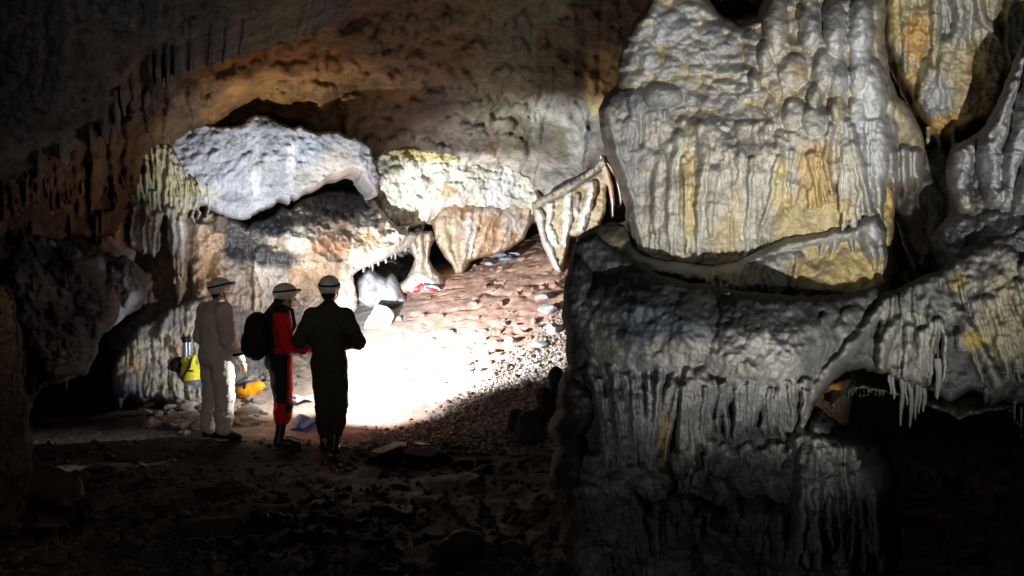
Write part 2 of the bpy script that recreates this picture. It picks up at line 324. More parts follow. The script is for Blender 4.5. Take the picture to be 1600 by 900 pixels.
# brown wall with dim curtains, far left
fl = drip_rows(-10, 200, lambda x: 190-x*.2, lambda x: 330+20*math.sin(x/13), 60, r=(4,8), a=(.08,.2), seed=12, full=.5)
relief('brown_curtain_wall', [(-200,260),(-100,230),(60,190),(170,160),(215,170),(215,230),(205,300),(190,350),(160,370),(120,365),(90,380),(60,372),(30,400),(0,392),(-200,420)], [(-200,300,8.6),(0,240,9.6),(200,170,12.6),(0,380,10.0),(200,340,12.8),(100,300,11.4)],
 fl, [stroke([(x,y-20,r*.8,.1),(x,y+l*.3,r*.45,.08),(x+1,y+l*.8,1.2,.05)]) for x,y,r,l in [(20,385,6,30),(34,380,4,20),(50,370,6,40),(110,360,5,20),(150,360,6,26),(158,352,4,34)]], step=2.4, w=12, Rd=.15, T=1.2, edge=16,
 noise=((.18,80,1),(.08,26,2)), mtl=M_DARK, base=(.075,.042,.02), valley=(.05,.03,.02), vh=.05, seed=41, blobs=[(60,260,60,40,(.11,.09,.08),.7),(160,200,50,50,(.20,.12,.05),.8),(130,290,8,70,(.30,.17,.06),.9),(60,300,6,40,(.3,.18,.07),.8)],
 label='rust brown wall hung with thin stalactite curtains, far left below the ceiling shelf', cat='cave wall')
dl = drip_rows(20, 150, lambda x: 500, lambda x: lin([(20,640),(60,610),(100,590),(145,590)])(x), 40, r=(4,8), a=(.05,.12), seed=13)
relief('grey_bulging_wall', [(-60,330),(20,350),(90,380),(130,395),(200,400),(235,430),(230,470),(190,500),(160,520),(148,560),(140,590),(120,588),(100,592),(70,600),(50,630),(36,690),(20,720),(10,730),(-60,740)],
 [(-60,400,9.2),(40,360,10.4),(220,440,12.2),(140,580,11),(20,700,9.4),(80,500,10.2)], dl+[lump(60,470,60,50,.35),lump(30,430,40,30,.3),lump(120,430,50,36,.3),lump(90,540,50,60,.3),lump(200,440,40,40,.2),lump(150,470,40,30,.3)],
 [stroke([(102,580,4,.1),(104,612,1.2,.05)])], step=2.2, w=12, Rd=.2, T=1.6, edge=12, noise=((.3,70,1),(.12,26,1),(.05,12,2)), mtl=M_DARK, base=(.10,.098,.105), seed=43,
 blobs=[(60,380,80,30,(.04,.04,.045),.8),(180,430,60,40,(.06,.055,.055),.8),(60,450,60,26,(.2,.2,.215),.8),(110,560,40,40,(.2,.19,.17),.7)],
 label='lumpy dark grey wall bulging over a black hollow at the left', cat='cave wall')
relief('dark_curtain_wall', [(130,340),(200,330),(300,330),(360,330),(362,480),(300,520),(240,530),(190,560),(150,540),(140,440)], [(130,340,13.8),(360,340,14),(150,540,13.6),(360,500,14)],
 drip_rows(140,350,lambda x:350,lambda x:500,60,r=(4,8),a=(.05,.12),seed=14), step=2.4, w=14, Rd=.2, T=1, noise=((.2,60,1),(.08,22,2)), mtl=M_ROCK, base=(.16,.12,.09), seed=44,
 blobs=[(270,400,40,60,(.26,.17,.10),.7),(190,400,60,60,(.09,.075,.07),.8)], label='dim brown fluted wall behind the row of thin dripstone columns', cat='cave wall')

# flowstone lobe behind the yellow dry bag
lf = drip_rows(178, 330, lambda x: lin([(178,560),(205,505),(240,475),(330,450)])(x)+18, lambda x: 622, 60, r=(5,10), a=(.05,.11), seed=15, wander=4)
relief('left_flowstone_lobe'.replace('left_',''), [(176,585),(180,560),(196,528),(212,508),(240,494),(262,478),(300,462),(340,452),(392,470),(440,500),(446,560),(446,640),(330,650),(262,632),(232,628),(215,630),(200,622),(186,640),(176,618)],
 [(176,600,12.6),(240,490,13.4),(340,455,13.8),(446,520,14),(260,630,12.7),(440,640,13.3)], lf+[stroke([(262,480,10,.14),(250,520,12,.2),(262,500,9,.1)]),lump(198,600,18,22,.15),lump(215,530,22,26,.12)], step=1.7, w=16, Rd=.3, T=1, edge=4,
 noise=((.14,60,1),(.05,20,2),(.03,10,4)), base=(.46,.43,.36), valley=(.13,.12,.11), vh=.02, seed=45, updark=((.13,.14,.16),.8),
 blobs=[(200,615,26,28,(.16,.20,.28),.9),(250,500,50,20,(.16,.17,.19),.8),(210,570,18,30,(.42,.30,.16),.7),(285,560,20,40,(.48,.34,.22),.7),(330,480,40,24,(.22,.22,.24),.7),(400,520,50,50,(.34,.34,.36),.8)],
 label='pale fluted flowstone lobe with a grey top, behind the yellow dry bag', cat='flowstone')

# middle wall: pink pillars and sooty rocks
mw = [(300,345),(325,325),(350,332),(372,342),(390,352),(402,396),(445,398),(452,430),(500,440),(506,500),(500,620),(300,620),(300,480),(296,400)]
mf = drip_rows(300,345,lambda x:350,lambda x:470,26,r=(4,8),a=(.05,.10),seed=16)+drip_rows(395,455,lambda x:410,lambda x:520,26,r=(4,8),a=(.04,.09),seed=17)+drip_rows(345,395,lambda x:365,lambda x:500,26,r=(5,9),a=(.03,.08),seed=18)
mf += [lump(330,370,30,30,.2),lump(425,405,34,22,.25),lump(375,350,26,26,.22),lump(360,420,28,36,.2)]
relief('pillar_wall', mw, [(300,340,13.9),(400,340,14.3),(450,400,14.2),(500,450,14.6),(300,600,13.7),(500,600,14.2)], mf, step=1.8, w=14, Rd=.25, T=1.2, edge=5,
 noise=((.22,60,1),(.12,22,2),(.04,9,1)), mtl=M_FLOW, base=(.42,.33,.25), valley=(.20,.17,.15), vh=.02, seed=51, updark=((.04,.045,.05),.85),
 blobs=[(325,430,22,60,(.52,.34,.19),.8),(425,400,50,16,SOOT,1),(430,440,30,36,(.50,.47,.43),.8),(375,380,32,36,(.07,.07,.075),.95),(375,470,30,50,(.48,.42,.36),.7),(345,348,22,10,(.10,.09,.08),.9),(330,380,22,26,(.46,.30,.18),.7),(385,345,20,10,SOOT,.9),(470,500,30,30,(.15,.17,.2),.8)],
 label='pinkish fluted wall with black sooty ledges behind the cavers on the left', cat='cave wall')
mr = [(376,362),(395,345),(425,338),(440,318),(452,325),(470,312),(500,300),(530,297),(566,300),(585,312),(596,330),(612,348),(622,352),(640,352),(640,368),(620,388),(585,402),(562,412),(552,430),(556,452),(560,480),(540,500),(470,510),(396,500),(390,440),(396,400),(384,380)]
mrf = [lump(520,325,75,40,.45),lump(475,365,50,44,.5),lump(560,345,44,44,.3),lump(425,355,44,30,.3),lump(420,420,44,34,.3),lump(500,410,50,30,.3),lump(540,380,40,34,.3)]+drip_rows(395,455,lambda x:400,lambda x:520,30,r=(4,8),a=(.2,.34),seed=117)+drip_rows(555,590,lambda x:352,lambda x:392,14,r=(3,6),a=(.05,.1),seed=19)+drip_rows(450,545,lambda x:395,lambda x:475,26,r=(4,7),a=(.03,.07),seed=20)
relief('soot_stained_boulder', mr, [(380,360,14.0),(500,300,14.9),(620,350,15.2),(560,420,14.6),(460,470,14.3),(470,370,14.1)], mrf, step=1.6, w=9, Rd=.15, T=1.2, edge=7,
 noise=((.16,50,1),(.12,18,2),(.03,8,5)), mtl=M_FLOW, base=(.50,.43,.34), seed=52, updark=((.045,.045,.045),.7),
 blobs=[(525,322,84,34,(.03,.028,.027),1),(430,354,54,22,(.02,.02,.022),1),(575,345,30,20,(.10,.095,.09),.9),(470,372,30,22,(.58,.54,.46),.8),(520,385,40,18,(.50,.30,.17),.8),(580,370,26,20,(.48,.30,.18),.8),(490,430,46,36,(.48,.37,.25),.8),(425,405,46,20,(.05,.05,.055),.95),(400,380,24,24,(.08,.08,.08),.8),(425,450,26,36,(.47,.44,.40),.7),(380,450,24,40,(.12,.12,.13),.7)],
 label='rounded rock with a sooty black top and orange-cream flank, above the middle caver', cat='rock')
# ledge and low rocks between the boulder and the pale wall
relief('slanting_ledge', [(540,412),(562,404),(590,392),(615,376),(640,362),(652,368),(640,386),(612,398),(590,410),(566,420),(548,430)], [(540,420,14.5),(650,365,15.6),(600,390,15.0)], [stroke([(540,420,12,.1),(600,396,10,.12),(650,368,8,.1)])],
 [stroke([(x,y-6,2.4,.05),(x,y+l,.9,.02)]) for x,y,l in [(568,415,10),(577,412,6),(582,411,12),(591,408,7),(603,402,9),(612,398,5),(618,396,8),(634,386,6)]], step=1.2, w=6, Rd=.12, T=.5, edge=3, noise=((.04,20,2),), base=(.5,.48,.45), seed=53,
 label='slanting pale ledge fringed with tiny stalactites, right of the sooty boulder', cat='rock ledge')
relief('small_dark_alcove', [(530,400),(640,380),(720,380),(730,450),(640,480),(560,480),(520,470)], [(520,400,16.2),(720,400,18.2),(560,480,15.6),(720,450,17.5)], [lump(x,y,r,r*.7,.25) for x,y,r in [(548,430,14),(556,446,13),(585,440,18),(610,436,16),(618,412,14),(600,418,12),(575,420,12),(640,430,16),(660,452,20)]], step=1.8, w=10, Rd=.2, T=.5,
 noise=((.2,30,1),(.08,14,2)), mtl=M_ROCK, base=(.2,.19,.19), seed=54, blobs=[(575,445,30,20,(.34,.36,.40),.8),(600,410,40,14,(.08,.08,.08),.8),(690,400,30,30,(.03,.03,.03),.8)], label='shadowed alcove of broken grey rock beneath the slanting ledge', cat='rock alcove')
# low pale mounds under the ledge
relief('pale_stalagmite_mound', [(560,470),(556,440),(566,424),(576,418),(590,428),(602,434),(612,424),(622,440),(634,470),(620,478),(580,480)], [(560,450,15.2),(630,450,15.5),(595,425,15.6)], [lump(576,445,16,28,.15),lump(608,450,20,24,.15)], step=1.6, w=12, Rd=.25, T=.4, noise=((.06,24,2),), base=(.44,.45,.48), seed=55,
 label='low bluish pale mound under the slanting ledge', cat='stalagmite')

# bright pocked wall
pw = [(580,232),(600,230),(625,232),(650,222),(668,206),(700,196),(730,190),(752,196),(775,228),(795,255),(835,282),(850,310),(842,345),(800,362),(760,365),(700,366),(680,350),(640,358),(604,366),(584,335),(580,300),(580,268)]
R = random.Random(9)
pwf = [lump(R.uniform(600,820),R.uniform(230,340),R.uniform(5,16),R.uniform(4,10),R.uniform(.03,.12)) for i in range(110)]
relief('pocked_pale_wall', pw, [(590,250,15.6),(740,205,16.2),(830,320,16.4),(700,350,16.6),(600,320,15.6),(700,280,15.9)], pwf+drip_rows(600,830,lambda x:300,lambda x:352,40,r=(3,7),a=(.03,.08),seed=22),
 [stroke([(x,y-8,4,.05),(x,y+l,1,.02)]) for x,y,l in [(612,345,14),(625,348,8),(660,350,10),(690,355,24),(720,360,9)]],
 step=1.6, w=9, Rd=.1, T=1.2, edge=9, noise=((.22,60,1),(.10,24,1),(.05,10,2),(.03,6,1)), mtl=M_ROCK, base=(.58,.55,.47), seed=61,
 blobs=[(660,240,70,16,(.42,.36,.15),.9),(610,262,22,18,(.32,.31,.24),.8),(650,330,40,24,(.62,.58,.46),.7),(700,300,14,12,(.4,.26,.1),.6),(780,300,30,40,(.6,.6,.6),.6),(755,240,26,20,(.42,.42,.40),.7)],
 label='bright cream pocked wall in the middle, lit by the lamp', cat='cave wall')
rc = [(672,346),(690,320),(715,310),(750,305),(790,305),(822,306),(834,325),(830,352),(818,374),(800,388),(772,398),(748,404),(736,410),(724,428),(712,428),(706,414),(694,400),(684,380)]
rcf = [stroke([(690,345,9,.1),(700,385,8,.12),(712,425,5,.08)]),stroke([(735,335,8,.12),(728,380,7,.1),(718,425,4,.05)]),stroke([(770,330,8,.1),(758,360,8,.12),(745,400,5,.06)]),stroke([(748,330,6,.12),(742,370,5,.1),(735,402,4,.05)]),stroke([(805,325,9,.09),(790,360,8,.1),(775,395,5,.05)]),stroke([(712,340,10,.06),(714,380,9,.08),(714,415,6,.05)]),stroke([(828,322,6,.1),(822,350,6,.1),(812,378,4,.05)])]
relief('orange_rock_curtain', rc, [(672,320,16.25),(834,320,16.5),(716,428,15.9),(800,388,16.2),(672,350,16.1)], rcf+drip_rows(685,825,lambda x:335,lambda x:395,30,r=(3,6),a=(.03,.08),seed=23,lean=lambda x,y:-.2), step=1.5, w=9, Rd=.2, T=.6, edge=3,
 noise=((.08,40,1),(.04,14,2)), base=(.50,.39,.29), valley=(.30,.17,.09), vh=.03, seed=62, blobs=[(735,370,10,40,(.62,.62,.64),.7),(765,365,24,30,(.50,.30,.17),.8),(800,350,24,26,(.42,.36,.32),.7),(700,375,14,30,(.56,.44,.28),.7)],
 label='orange and cream rock curtain tapering to a point over the mud slope', cat='rock curtain')
relief('stalagmite_pillar', [(636,362),(676,360),(680,372),(672,386),(671,404),(676,418),(690,432),(698,446),(680,455),(650,460),(620,458),(612,450),(630,440),(642,424),(648,404),(640,390),(634,374)], [(640,365,16.1),(676,365,16.2),(640,455,15.6),(690,450,15.7)],
 [stroke([(640,362,6,.1),(648,390,5,.1),(652,430,6,.1)]),stroke([(655,360,6,.12),(658,400,5,.1),(655,440,6,.1)]),stroke([(670,362,5,.1),(668,400,4,.1),(675,440,7,.1)]),lump(656,440,30,22,.12)], [], step=1.3, w=8, Rd=.18, T=.4, edge=3, noise=((.05,16,2),(.02,7,1)), base=(.54,.47,.39), valley=(.38,.24,.14), vh=.03, seed=63,
 blobs=[(656,445,34,16,(.52,.53,.55),.8)], label='pale fluted pillar standing on a flared foot, left of the orange rock curtain', cat='stalagmite')
tooth = [(834,326),(850,316),(868,308),(884,300),(904,288),(925,275),(945,262),(952,280),(948,305),(946,330),(938,352),(928,366),(905,368),(890,372),(886,392),(882,412),(878,426),(868,424),(856,404),(846,380),(840,352)]
tf = [stroke([(842,330,7,.14),(848,370,8,.16),(862,405,7,.12),(874,424,4,.05)]),stroke([(862,318,6,.1),(858,350,5,.1),(866,380,6,.08)]),stroke([(925,290,9,.18),(918,320,8,.18),(908,355,8,.15)]),stroke([(890,300,6,.1),(886,335,7,.12),(882,380,7,.1)]),stroke([(902,305,5,.08),(900,330,5,.08)])]
relief('white_rock_tooth', tooth, [(834,330,15.8),(950,270,15.0),(875,425,15.4),(935,360,15.0)], tf, [stroke([(938,240,6,.12),(948,268,6,.14),(954,290,5,.12),(958,318,3,.08),(958,336,1.5,.03)]),stroke([(946,250,5,.12),(964,275,5,.14),(969,300,3,.1),(970,318,1.5,.03)])], step=1.4, w=8, Rd=.2, T=.6, edge=3,
 noise=((.07,30,1),(.04,12,2)), base=(.62,.59,.54), valley=(.34,.26,.14), vh=.03, seed=64, blobs=[(955,280,14,40,(.56,.36,.2),.7),(905,310,14,20,(.14,.11,.07),.8),(935,320,12,40,(.3,.22,.1),.7)],
 label='white tapering rock tooth hanging at the top of the mud slope beside the big column', cat='rock curtain')
relief('diagonal_rock_rib', [(830,318),(850,306),(880,290),(905,276),(930,258),(944,244),(948,256),(930,272),(905,290),(880,304),(855,318),(834,330)], [(830,325,15.6),(948,250,14.8),(890,290,15.2)], [], step=1.4, w=5, Rd=.12, T=.3, edge=3, noise=((.08,16,2),), base=(.3,.27,.2), seed=65,
 blobs=[(900,285,50,6,(.1,.1,.12),.8)], label='narrow diagonal rock rib above the white rock tooth', cat='rock ledge')

# ------------------------------------------------------------------ right half: the great flowstone
cd = [(1000,0,7.6),(1150,0,7.7),(1380,0,7.3),(940,180,7.5),(1150,150,7.0),(1400,150,7.1),(970,310,7.4),(1150,300,6.75),(1330,300,6.85),(1440,260,7.3),(1010,395,7.2),(1200,400,6.95),(1385,400,6.9)]
co = [(1022,-60),(1015,0),(1000,22),(982,48),(972,75),(964,105),(962,135),(945,150),(934,172),(938,200),(952,250),(966,285),(976,320),(980,350),(988,390),(1000,440),(1060,450),(1150,450),(1240,436),(1300,400),(1336,380),(1352,350),(1380,345),(1386,290),(1398,287),(1412,292),(1430,286),(1444,270),(1446,235),(1438,200),(1424,172),(1402,150),(1390,120),(1384,70),(1382,0),(1384,-60),(1200,-60),(1192,0),(1180,28),(1158,36),(1132,28),(1112,6),(1100,-10),(1098,-60)]
cf = []
R = random.Random(21)
# upper left dome: rows of scale-like popcorn shelves
for i in range(230):
    y = R.uniform(10, 210); x = R.uniform(968+max(0,(80-y))*.6, 1190)
    if y > 130 and x < 1000: continue
    cf.append(lip(x, y, R.uniform(9,20), R.uniform(7,13), R.uniform(.04,.12)))
for i in range(120):   # upper right knobs
    y = R.uniform(0, 230); x = R.uniform(1190, 1390)
    cf.append(lip(x, y, R.uniform(7,15), R.uniform(8,20), R.uniform(.05,.13)))
for x,y,rx,ry,a in [(1212,30,20,60,.30),(1196,85,13,26,.2),(1178,125,10,18,.2),(1265,30,18,50,.28),(1305,40,20,50,.3),(1345,40,22,55,.3),(1240,110,26,30,.2),(1290,110,22,36,.25),(1345,110,20,50,.28),(1365,150,22,60,.25),(1310,125,18,34,.25),(1275,150,14,24,.22),
   (1310,175,14,26,.28),(1275,190,26,30,.22),(1240,180,22,28,.15),(1345,185,20,40,.25),(1307,180,12,30,.2),(1376,235,22,70,.25),(1320,215,20,40,.2),(1090,200,26,16,.16),(1095,210,34,28,.2),(1030,150,40,22,.2),(965,170,24,28,.2),(990,165,24,26,.2),(1050,40,30,24,.14),(1010,240,20,18,.14),(1003,250,30,26,.18),(1180,126,9,16,.16)]:
    cf.append(lump(x,y,rx,ry,a))
top1 = lin([(935,180),(1000,170),(1030,180),(1060,215),(1100,205),(1150,235),(1200,230),(1240,215),(1290,190),(1340,190),(1390,200)])
bot1 = lin([(935,330),(975,390),(1050,405),(1100,405),(1180,395),(1240,330),(1290,260),(1310,290),(1340,360),(1390,290)])
cf += drip_rows(940, 1385, top1, bot1, 130, r=(8,14), a=(.06,.13), seed=31, wander=6, bulb=1.35, full=.85, lean=lambda x, y: (1150-x)*-.0002-(.28 if x > 1210 and x < 1300 else 0)*(y > 260))
cf += drip_rows(940, 1385, top1, bot1, 90, r=(5,8), a=(.08,.15), seed=131, wander=6, bulb=1.7, full=.8, lean=lambda x, y: (1150-x)*-.0002-(.28 if x > 1210 and x < 1300 else 0)*(y > 260))
cf += drip_rows(965, 1120, lambda x: lin([(965,255),(1010,240),(1060,240),(1120,260)])(x), lambda x: 400, 26, r=(8,12), a=(.14,.2), seed=32, bulb=1.6, wander=4)
cf += drip_rows(1060, 1290, lambda x: 190+R.uniform(0,60), lambda x: 330, 36, r=(6,9), a=(.10,.17), seed=34, bulb=1.8)
cf += drip_rows(1305, 1380, lambda x: 200, lambda x: 360, 26, r=(6,9), a=(.2,.28), seed=33, wander=3)
cf += drip_rows(940, 990, lambda x: 185, lambda x: 340, 8, r=(11,16), a=(.14,.24), seed=35, bulb=1.2)
cf += [stroke([(1062,215,18,.22),(1050,260,14,.2),(1046,330,10,.16),(1050,400,7,.1)]),stroke([(1096,200,16,.24),(1100,250,12,.22),(1092,330,9,.18),(1090,405,6,.1)]),stroke([(950,170,18,.25),(962,230,14,.24),(984,300,12,.2),(1006,390,8,.1)]),
   stroke([(1300,200,13,.24),(1290,250,9,.2),(1300,300,7,.15)]),stroke([(1330,200,14,.3),(1345,260,13,.3),(1355,310,11,.28),(1366,350,10,.25)]),stroke([(1175,250,9,.18),(1170,330,8,.14),(1166,400,6,.1)]),stroke([(1215,245,9,.18),(1205,310,8,.14),(1185,380,6,.1)])]
ch = [stroke([(1394,240,10,.2),(1396,284,9,.18),(1397,292,3,.05)]),stroke([(1414,235,10,.2),(1414,284,8,.18),(1415,298,3,.05)]),stroke([(1432,240,11,.2),(1433,276,10,.18),(1434,288,4,.05)])]
relief('flowstone_column', co, cd, cf, ch, step=1.7, w=18, Rd=.32, T=1.6, edge=4, noise=((.26,150,1),(.05,40,1),(.015,16,2),(.006,7,2)), base=(.43,.41,.35), valley=(.40,.33,.19), vh=.06, seed=71, updark=((.13,.135,.15),.5),
 blobs=[(1050,60,110,80,(.36,.38,.41),.8),(1100,160,100,40,(.26,.26,.26),.8),(1165,80,16,70,(.36,.36,.44),.5),(1150,290,100,90,(.42,.40,.34),.6),(1300,60,70,60,(.50,.49,.46),.8),(1345,110,40,110,(.50,.51,.54),.6),(1280,180,40,30,(.24,.23,.20),.6),(1250,110,18,20,(.34,.22,.09),.6),
  (1276,270,34,60,(.50,.34,.13),.8),(1265,330,70,46,(.50,.38,.16),.85),(1075,300,16,100,(.48,.38,.15),.7),(1220,290,14,50,(.5,.42,.2),.7),(1150,340,16,60,(.5,.42,.25),.5),(1130,370,30,40,(.48,.36,.16),.5),(1370,220,30,80,(.48,.49,.52),.6),(1088,190,22,14,(.42,.37,.15),.7),(1180,125,10,16,(.56,.53,.42),.8),(1310,165,14,26,(.52,.46,.26),.7),(980,250,30,90,(.26,.26,.26),.7),(990,160,40,20,(.16,.17,.18),.8),(1205,40,18,50,(.58,.55,.47),.8),(1410,230,34,60,(.34,.33,.33),.7)],
 label='huge pale grey flowstone column with rounded knobs and long fluted drapery, right of centre', cat='flowstone')

# ochre wall seen under the drapery edge, and the ledge the column stands on
relief('ochre_rock_wall', [(1190,230),(1360,230),(1400,300),(1392,480),(1200,480),(1180,380)], [(1190,240,7.35),(1390,240,7.5),(1200,470,7.0),(1390,470,7.2)], [stroke([(1230,380,18,.1),(1290,330,24,.16),(1330,290,20,.12)]),stroke([(1230,350,12,.1),(1300,300,14,.12)])], step=2.2, w=12, Rd=.2, T=.8,
 noise=((.16,60,1),(.06,20,2),(.03,9,5)), mtl=M_ROCK, base=(.50,.37,.17), seed=72, blobs=[(1330,300,50,20,(.36,.30,.18),.7),(1290,340,60,20,(.56,.43,.2),.6),(1260,370,60,10,(.2,.19,.15),.6)],
 label='smooth ochre rock surface showing under the right edge of the fluted drapery', cat='cave wall')
lo = [(900,372),(912,362),(938,350),(960,346),(975,352),(990,384),(1010,398),(1060,408),(1110,415),(1150,408),(1190,388),(1225,370),(1262,364),(1290,358),(1300,340),(1310,348),(1322,352),(1340,338),(1356,328),(1376,332),(1386,360),(1388,420),(1388,500),(1330,510),(1200,510),(1050,500),(960,470),(900,430)]
lf2 = drip_rows(1110, 1245, lambda x: 425-(x-1110)*.25, lambda x: 468, 40, r=(4,8), a=(.05,.1), seed=36)+[lump(1300,350,12,14,.12),lump(1360,350,30,40,.2),stroke([(1130,420,16,.1),(1200,386,16,.14),(1260,372,14,.15),(1330,360,16,.2)]),
   stroke([(1350,350,16,.2),(1360,390,14,.2),(1368,420,5,.08)]),stroke([(1330,360,12,.16),(1330,392,4,.08)]),stroke([(1306,372,9,.14),(1300,398,3,.05)]),stroke([(1288,372,8,.12),(1284,396,3,.05)]),stroke([(1376,345,12,.18),(1382,400,8,.12),(1384,440,5,.05)]),stroke([(1000,400,26,.1),(1080,425,22,.1)])]
relief('flowstone_ledge', lo, [(900,380,6.9),(975,355,7.2),(1100,430,6.6),(1200,470,6.45),(1300,350,6.8),(1385,340,6.8),(1388,470,6.5)], lf2, step=1.7, w=26, Rd=.3, T=.9, edge=4, noise=((.12,60,1),(.03,24,1),(.008,9,1)), base=(.29,.28,.25), valley=(.38,.30,.14), vh=.02, seed=73, updark=((.09,.095,.10),.7),
 blobs=[(950,370,60,24,(.12,.13,.14),.9),(1030,410,70,24,(.13,.14,.15),.8),(1310,425,80,30,(.50,.36,.14),.95),(1180,440,60,24,(.36,.33,.24),.7),(1360,360,34,40,(.38,.37,.36),.8),(1275,430,20,10,(.58,.54,.44),.6),(1145,400,18,16,(.28,.28,.35),.6)],
 label='sloping flowstone ledge with an ochre face, directly under the big fluted column', cat='flowstone')

# dark rock seen in the notch at the top and dark back of the gap
relief('rounded_ceiling_boulder', [(1080,-80),(1220,-80),(1200,10),(1180,34),(1158,40),(1130,34),(1106,6)], [(1080,-60,8.7),(1220,-60,8.7),(1150,30,9.3)], [lump(1150,-20,60,60,.3)], step=2.5, w=20, Rd=.4, T=.8, noise=((.1,40,1),(.04,14,2)), mtl=M_ROCK, base=(.17,.165,.13), seed=74,
 label='rounded olive boulder in the notch above the big column', cat='rock')

# right wall
rw = [(1375,-80),(1640,-80),(1640,130),(1600,90),(1575,130),(1560,180),(1530,190),(1500,212),(1470,216),(1450,208),(1440,190),(1425,160),(1402,110),(1380,60)]
rf = [stroke([(1410,-20,16,.2),(1416,60,12,.2),(1414,110,8,.15)]),stroke([(1395,-20,14,.16),(1400,80,10,.15)]),lump(1432,60,22,32,.16),lump(1436,30,20,30,.16),stroke([(1462,-30,14,.25),(1462,40,12,.25),(1458,110,6,.1)]),stroke([(1490,-40,16,.3),(1500,40,14,.28),(1480,100,8,.2)]),stroke([(1520,-40,18,.3),(1534,30,12,.25),(1560,60,8,.18)]),
   stroke([(1452,110,20,.2),(1440,150,10,.18)]),lump(1470,130,28,30,.16),lump(1500,120,40,60,.12),lump(1545,100,26,60,.1),lump(1455,150,24,30,.2),lump(1465,180,22,26,.22),stroke([(1480,70,20,.25),(1470,130,14,.2),(1476,190,8,.15)])]
relief('ochre_drapery', rw, [(1380,-60,7.9),(1640,-60,7.3),(1400,100,7.9),(1600,100,7.4),(1470,215,7.6)], rf+drip_rows(1385,1600,lambda x:-50,lambda x:120,34,r=(6,13),a=(.06,.18),seed=37,wander=7), [stroke([(x,y,7,.1),(x,y+l,2,.05)]) for x,y,l in [(1450,200,18),(1468,208,14),(1490,206,12),(1455,190,16)]],
 step=2, w=16, Rd=.35, T=1, edge=5, noise=((.14,60,1),(.06,22,2),(.015,8,1)), base=(.40,.36,.24), valley=(.42,.28,.10), vh=.05, seed=75, updark=((.12,.12,.12),.5),
 blobs=[(1432,50,26,44,(.50,.30,.10),.85),(1395,30,16,50,(.5,.38,.14),.7),(1500,30,40,50,(.34,.34,.33),.8),(1530,120,44,60,(.42,.32,.18),.9),(1465,150,22,40,(.40,.42,.46),.7),(1470,195,26,18,(.50,.32,.10),.9),(1570,40,30,60,(.36,.34,.28),.7)],
 label='ochre and grey rock drapery at the upper right, right of the big column', cat='rock drapery')
rr = [(1598,60),(1660,40),(1660,480),(1600,470),(1500,470),(1470,420),(1455,395),(1450,370),(1476,345),(1484,325),(1478,290),(1478,250),(1488,225),(1510,218),(1530,205),(1548,180),(1562,150),(1575,120)]
rrf = [stroke([(1590,90,20,.35),(1565,170,22,.4),(1545,250,24,.4),(1555,310,18,.3)]),stroke([(1630,90,24,.4),(1600,190,24,.4),(1580,260,22,.4),(1570,320,14,.2)]),stroke([(1510,225,18,.25),(1496,270,20,.28),(1505,320,16,.2)]),stroke([(1640,200,24,.4),(1610,280,26,.45),(1590,320,16,.3)]),lump(1500,370,36,34,.2),lump(1560,370,60,40,.2),lump(1480,355,20,18,.2)]
relief('folded_rock_wall', rr, [(1600,60,6.4),(1660,200,6.0),(1480,260,7.1),(1460,390,7.0),(1600,460,6.0),(1550,300,6.6)], rrf, step=2, w=20, Rd=.4, T=1.2, edge=5, noise=((.2,70,1),(.08,26,2),(.02,9,1)), base=(.27,.265,.26), valley=(.10,.10,.10), vh=.06, seed=76, updark=((.06,.062,.068),.75),
 blobs=[(1560,250,60,60,(.28,.29,.31),.7),(1520,320,30,20,(.36,.30,.18),.5),(1540,370,90,30,(.06,.062,.066),.95),(1500,270,26,50,(.30,.30,.30),.6)], label='grey rock folds with a dark dusty shelf at the right edge of the view', cat='rock wall')
relief('shadowed_wedge_rock', [(1370,280),(1480,200),(1500,330),(1470,370),(1450,420),(1428,424),(1405,360),(1396,330),(1376,300)], [(1380,300,8.6),(1480,220,8.2),(1430,420,7.7),(1480,340,8.0)], [lump(1430,340,50,80,.2)], step=2.4, w=14, Rd=.3, T=.8, noise=((.15,40,1),(.05,18,4)), mtl=M_FLOW, base=(.13,.125,.115), seed=77,
 label='dark tapering wedge of rock in the gap right of the big column', cat='rock')

# lower terrace, near and dark
tt = [(896,392),(905,372),(930,362),(955,384),(985,400),(1030,428),(1070,442),(1110,444),(1160,454),(1200,460),(1260,462),(1320,459),(1348,452),(1366,446),(1382,456),(1408,448),(1436,432),(1470,420),(1500,392),(1540,372),(1600,350),(1700,330),(1700,660),(1640,650),(1600,632),(1584,640),(1570,628),(1548,636),(1536,618),(1518,612),(1500,622),(1484,634),(1470,620),(1450,610),(1430,604),(1408,598),(1388,590),(1372,584),(1350,574),(1322,582),(1300,600),(1282,622),(1268,640),(1262,668),
  (1300,680),(1340,690),(1350,716),(1345,750),(1340,800),(1340,850),(1340,890),(1340,940),(1340,1000),(880,1000),(900,900),(872,850),(878,800),(856,750),(866,700),(856,672),(872,640),(872,610),(886,570),(884,530),(878,490),(880,450),(888,420)]
tdp = [(900,380,6.9),(1100,450,6.1),(1300,470,6.0),(1400,450,6.2),(1600,360,6.0),(880,500,6.6),(1100,600,5.5),(1250,560,5.6),(860,720,6.6),(1000,800,5.7),(1150,740,6.0),(1150,690,5.8),(1300,700,5.6),(1400,900,5.4),(900,1000,5.6),(1200,1000,4.9),(1500,560,5.9),(1700,600,5.4),(1600,620,5.8),(1350,590,6.0)]
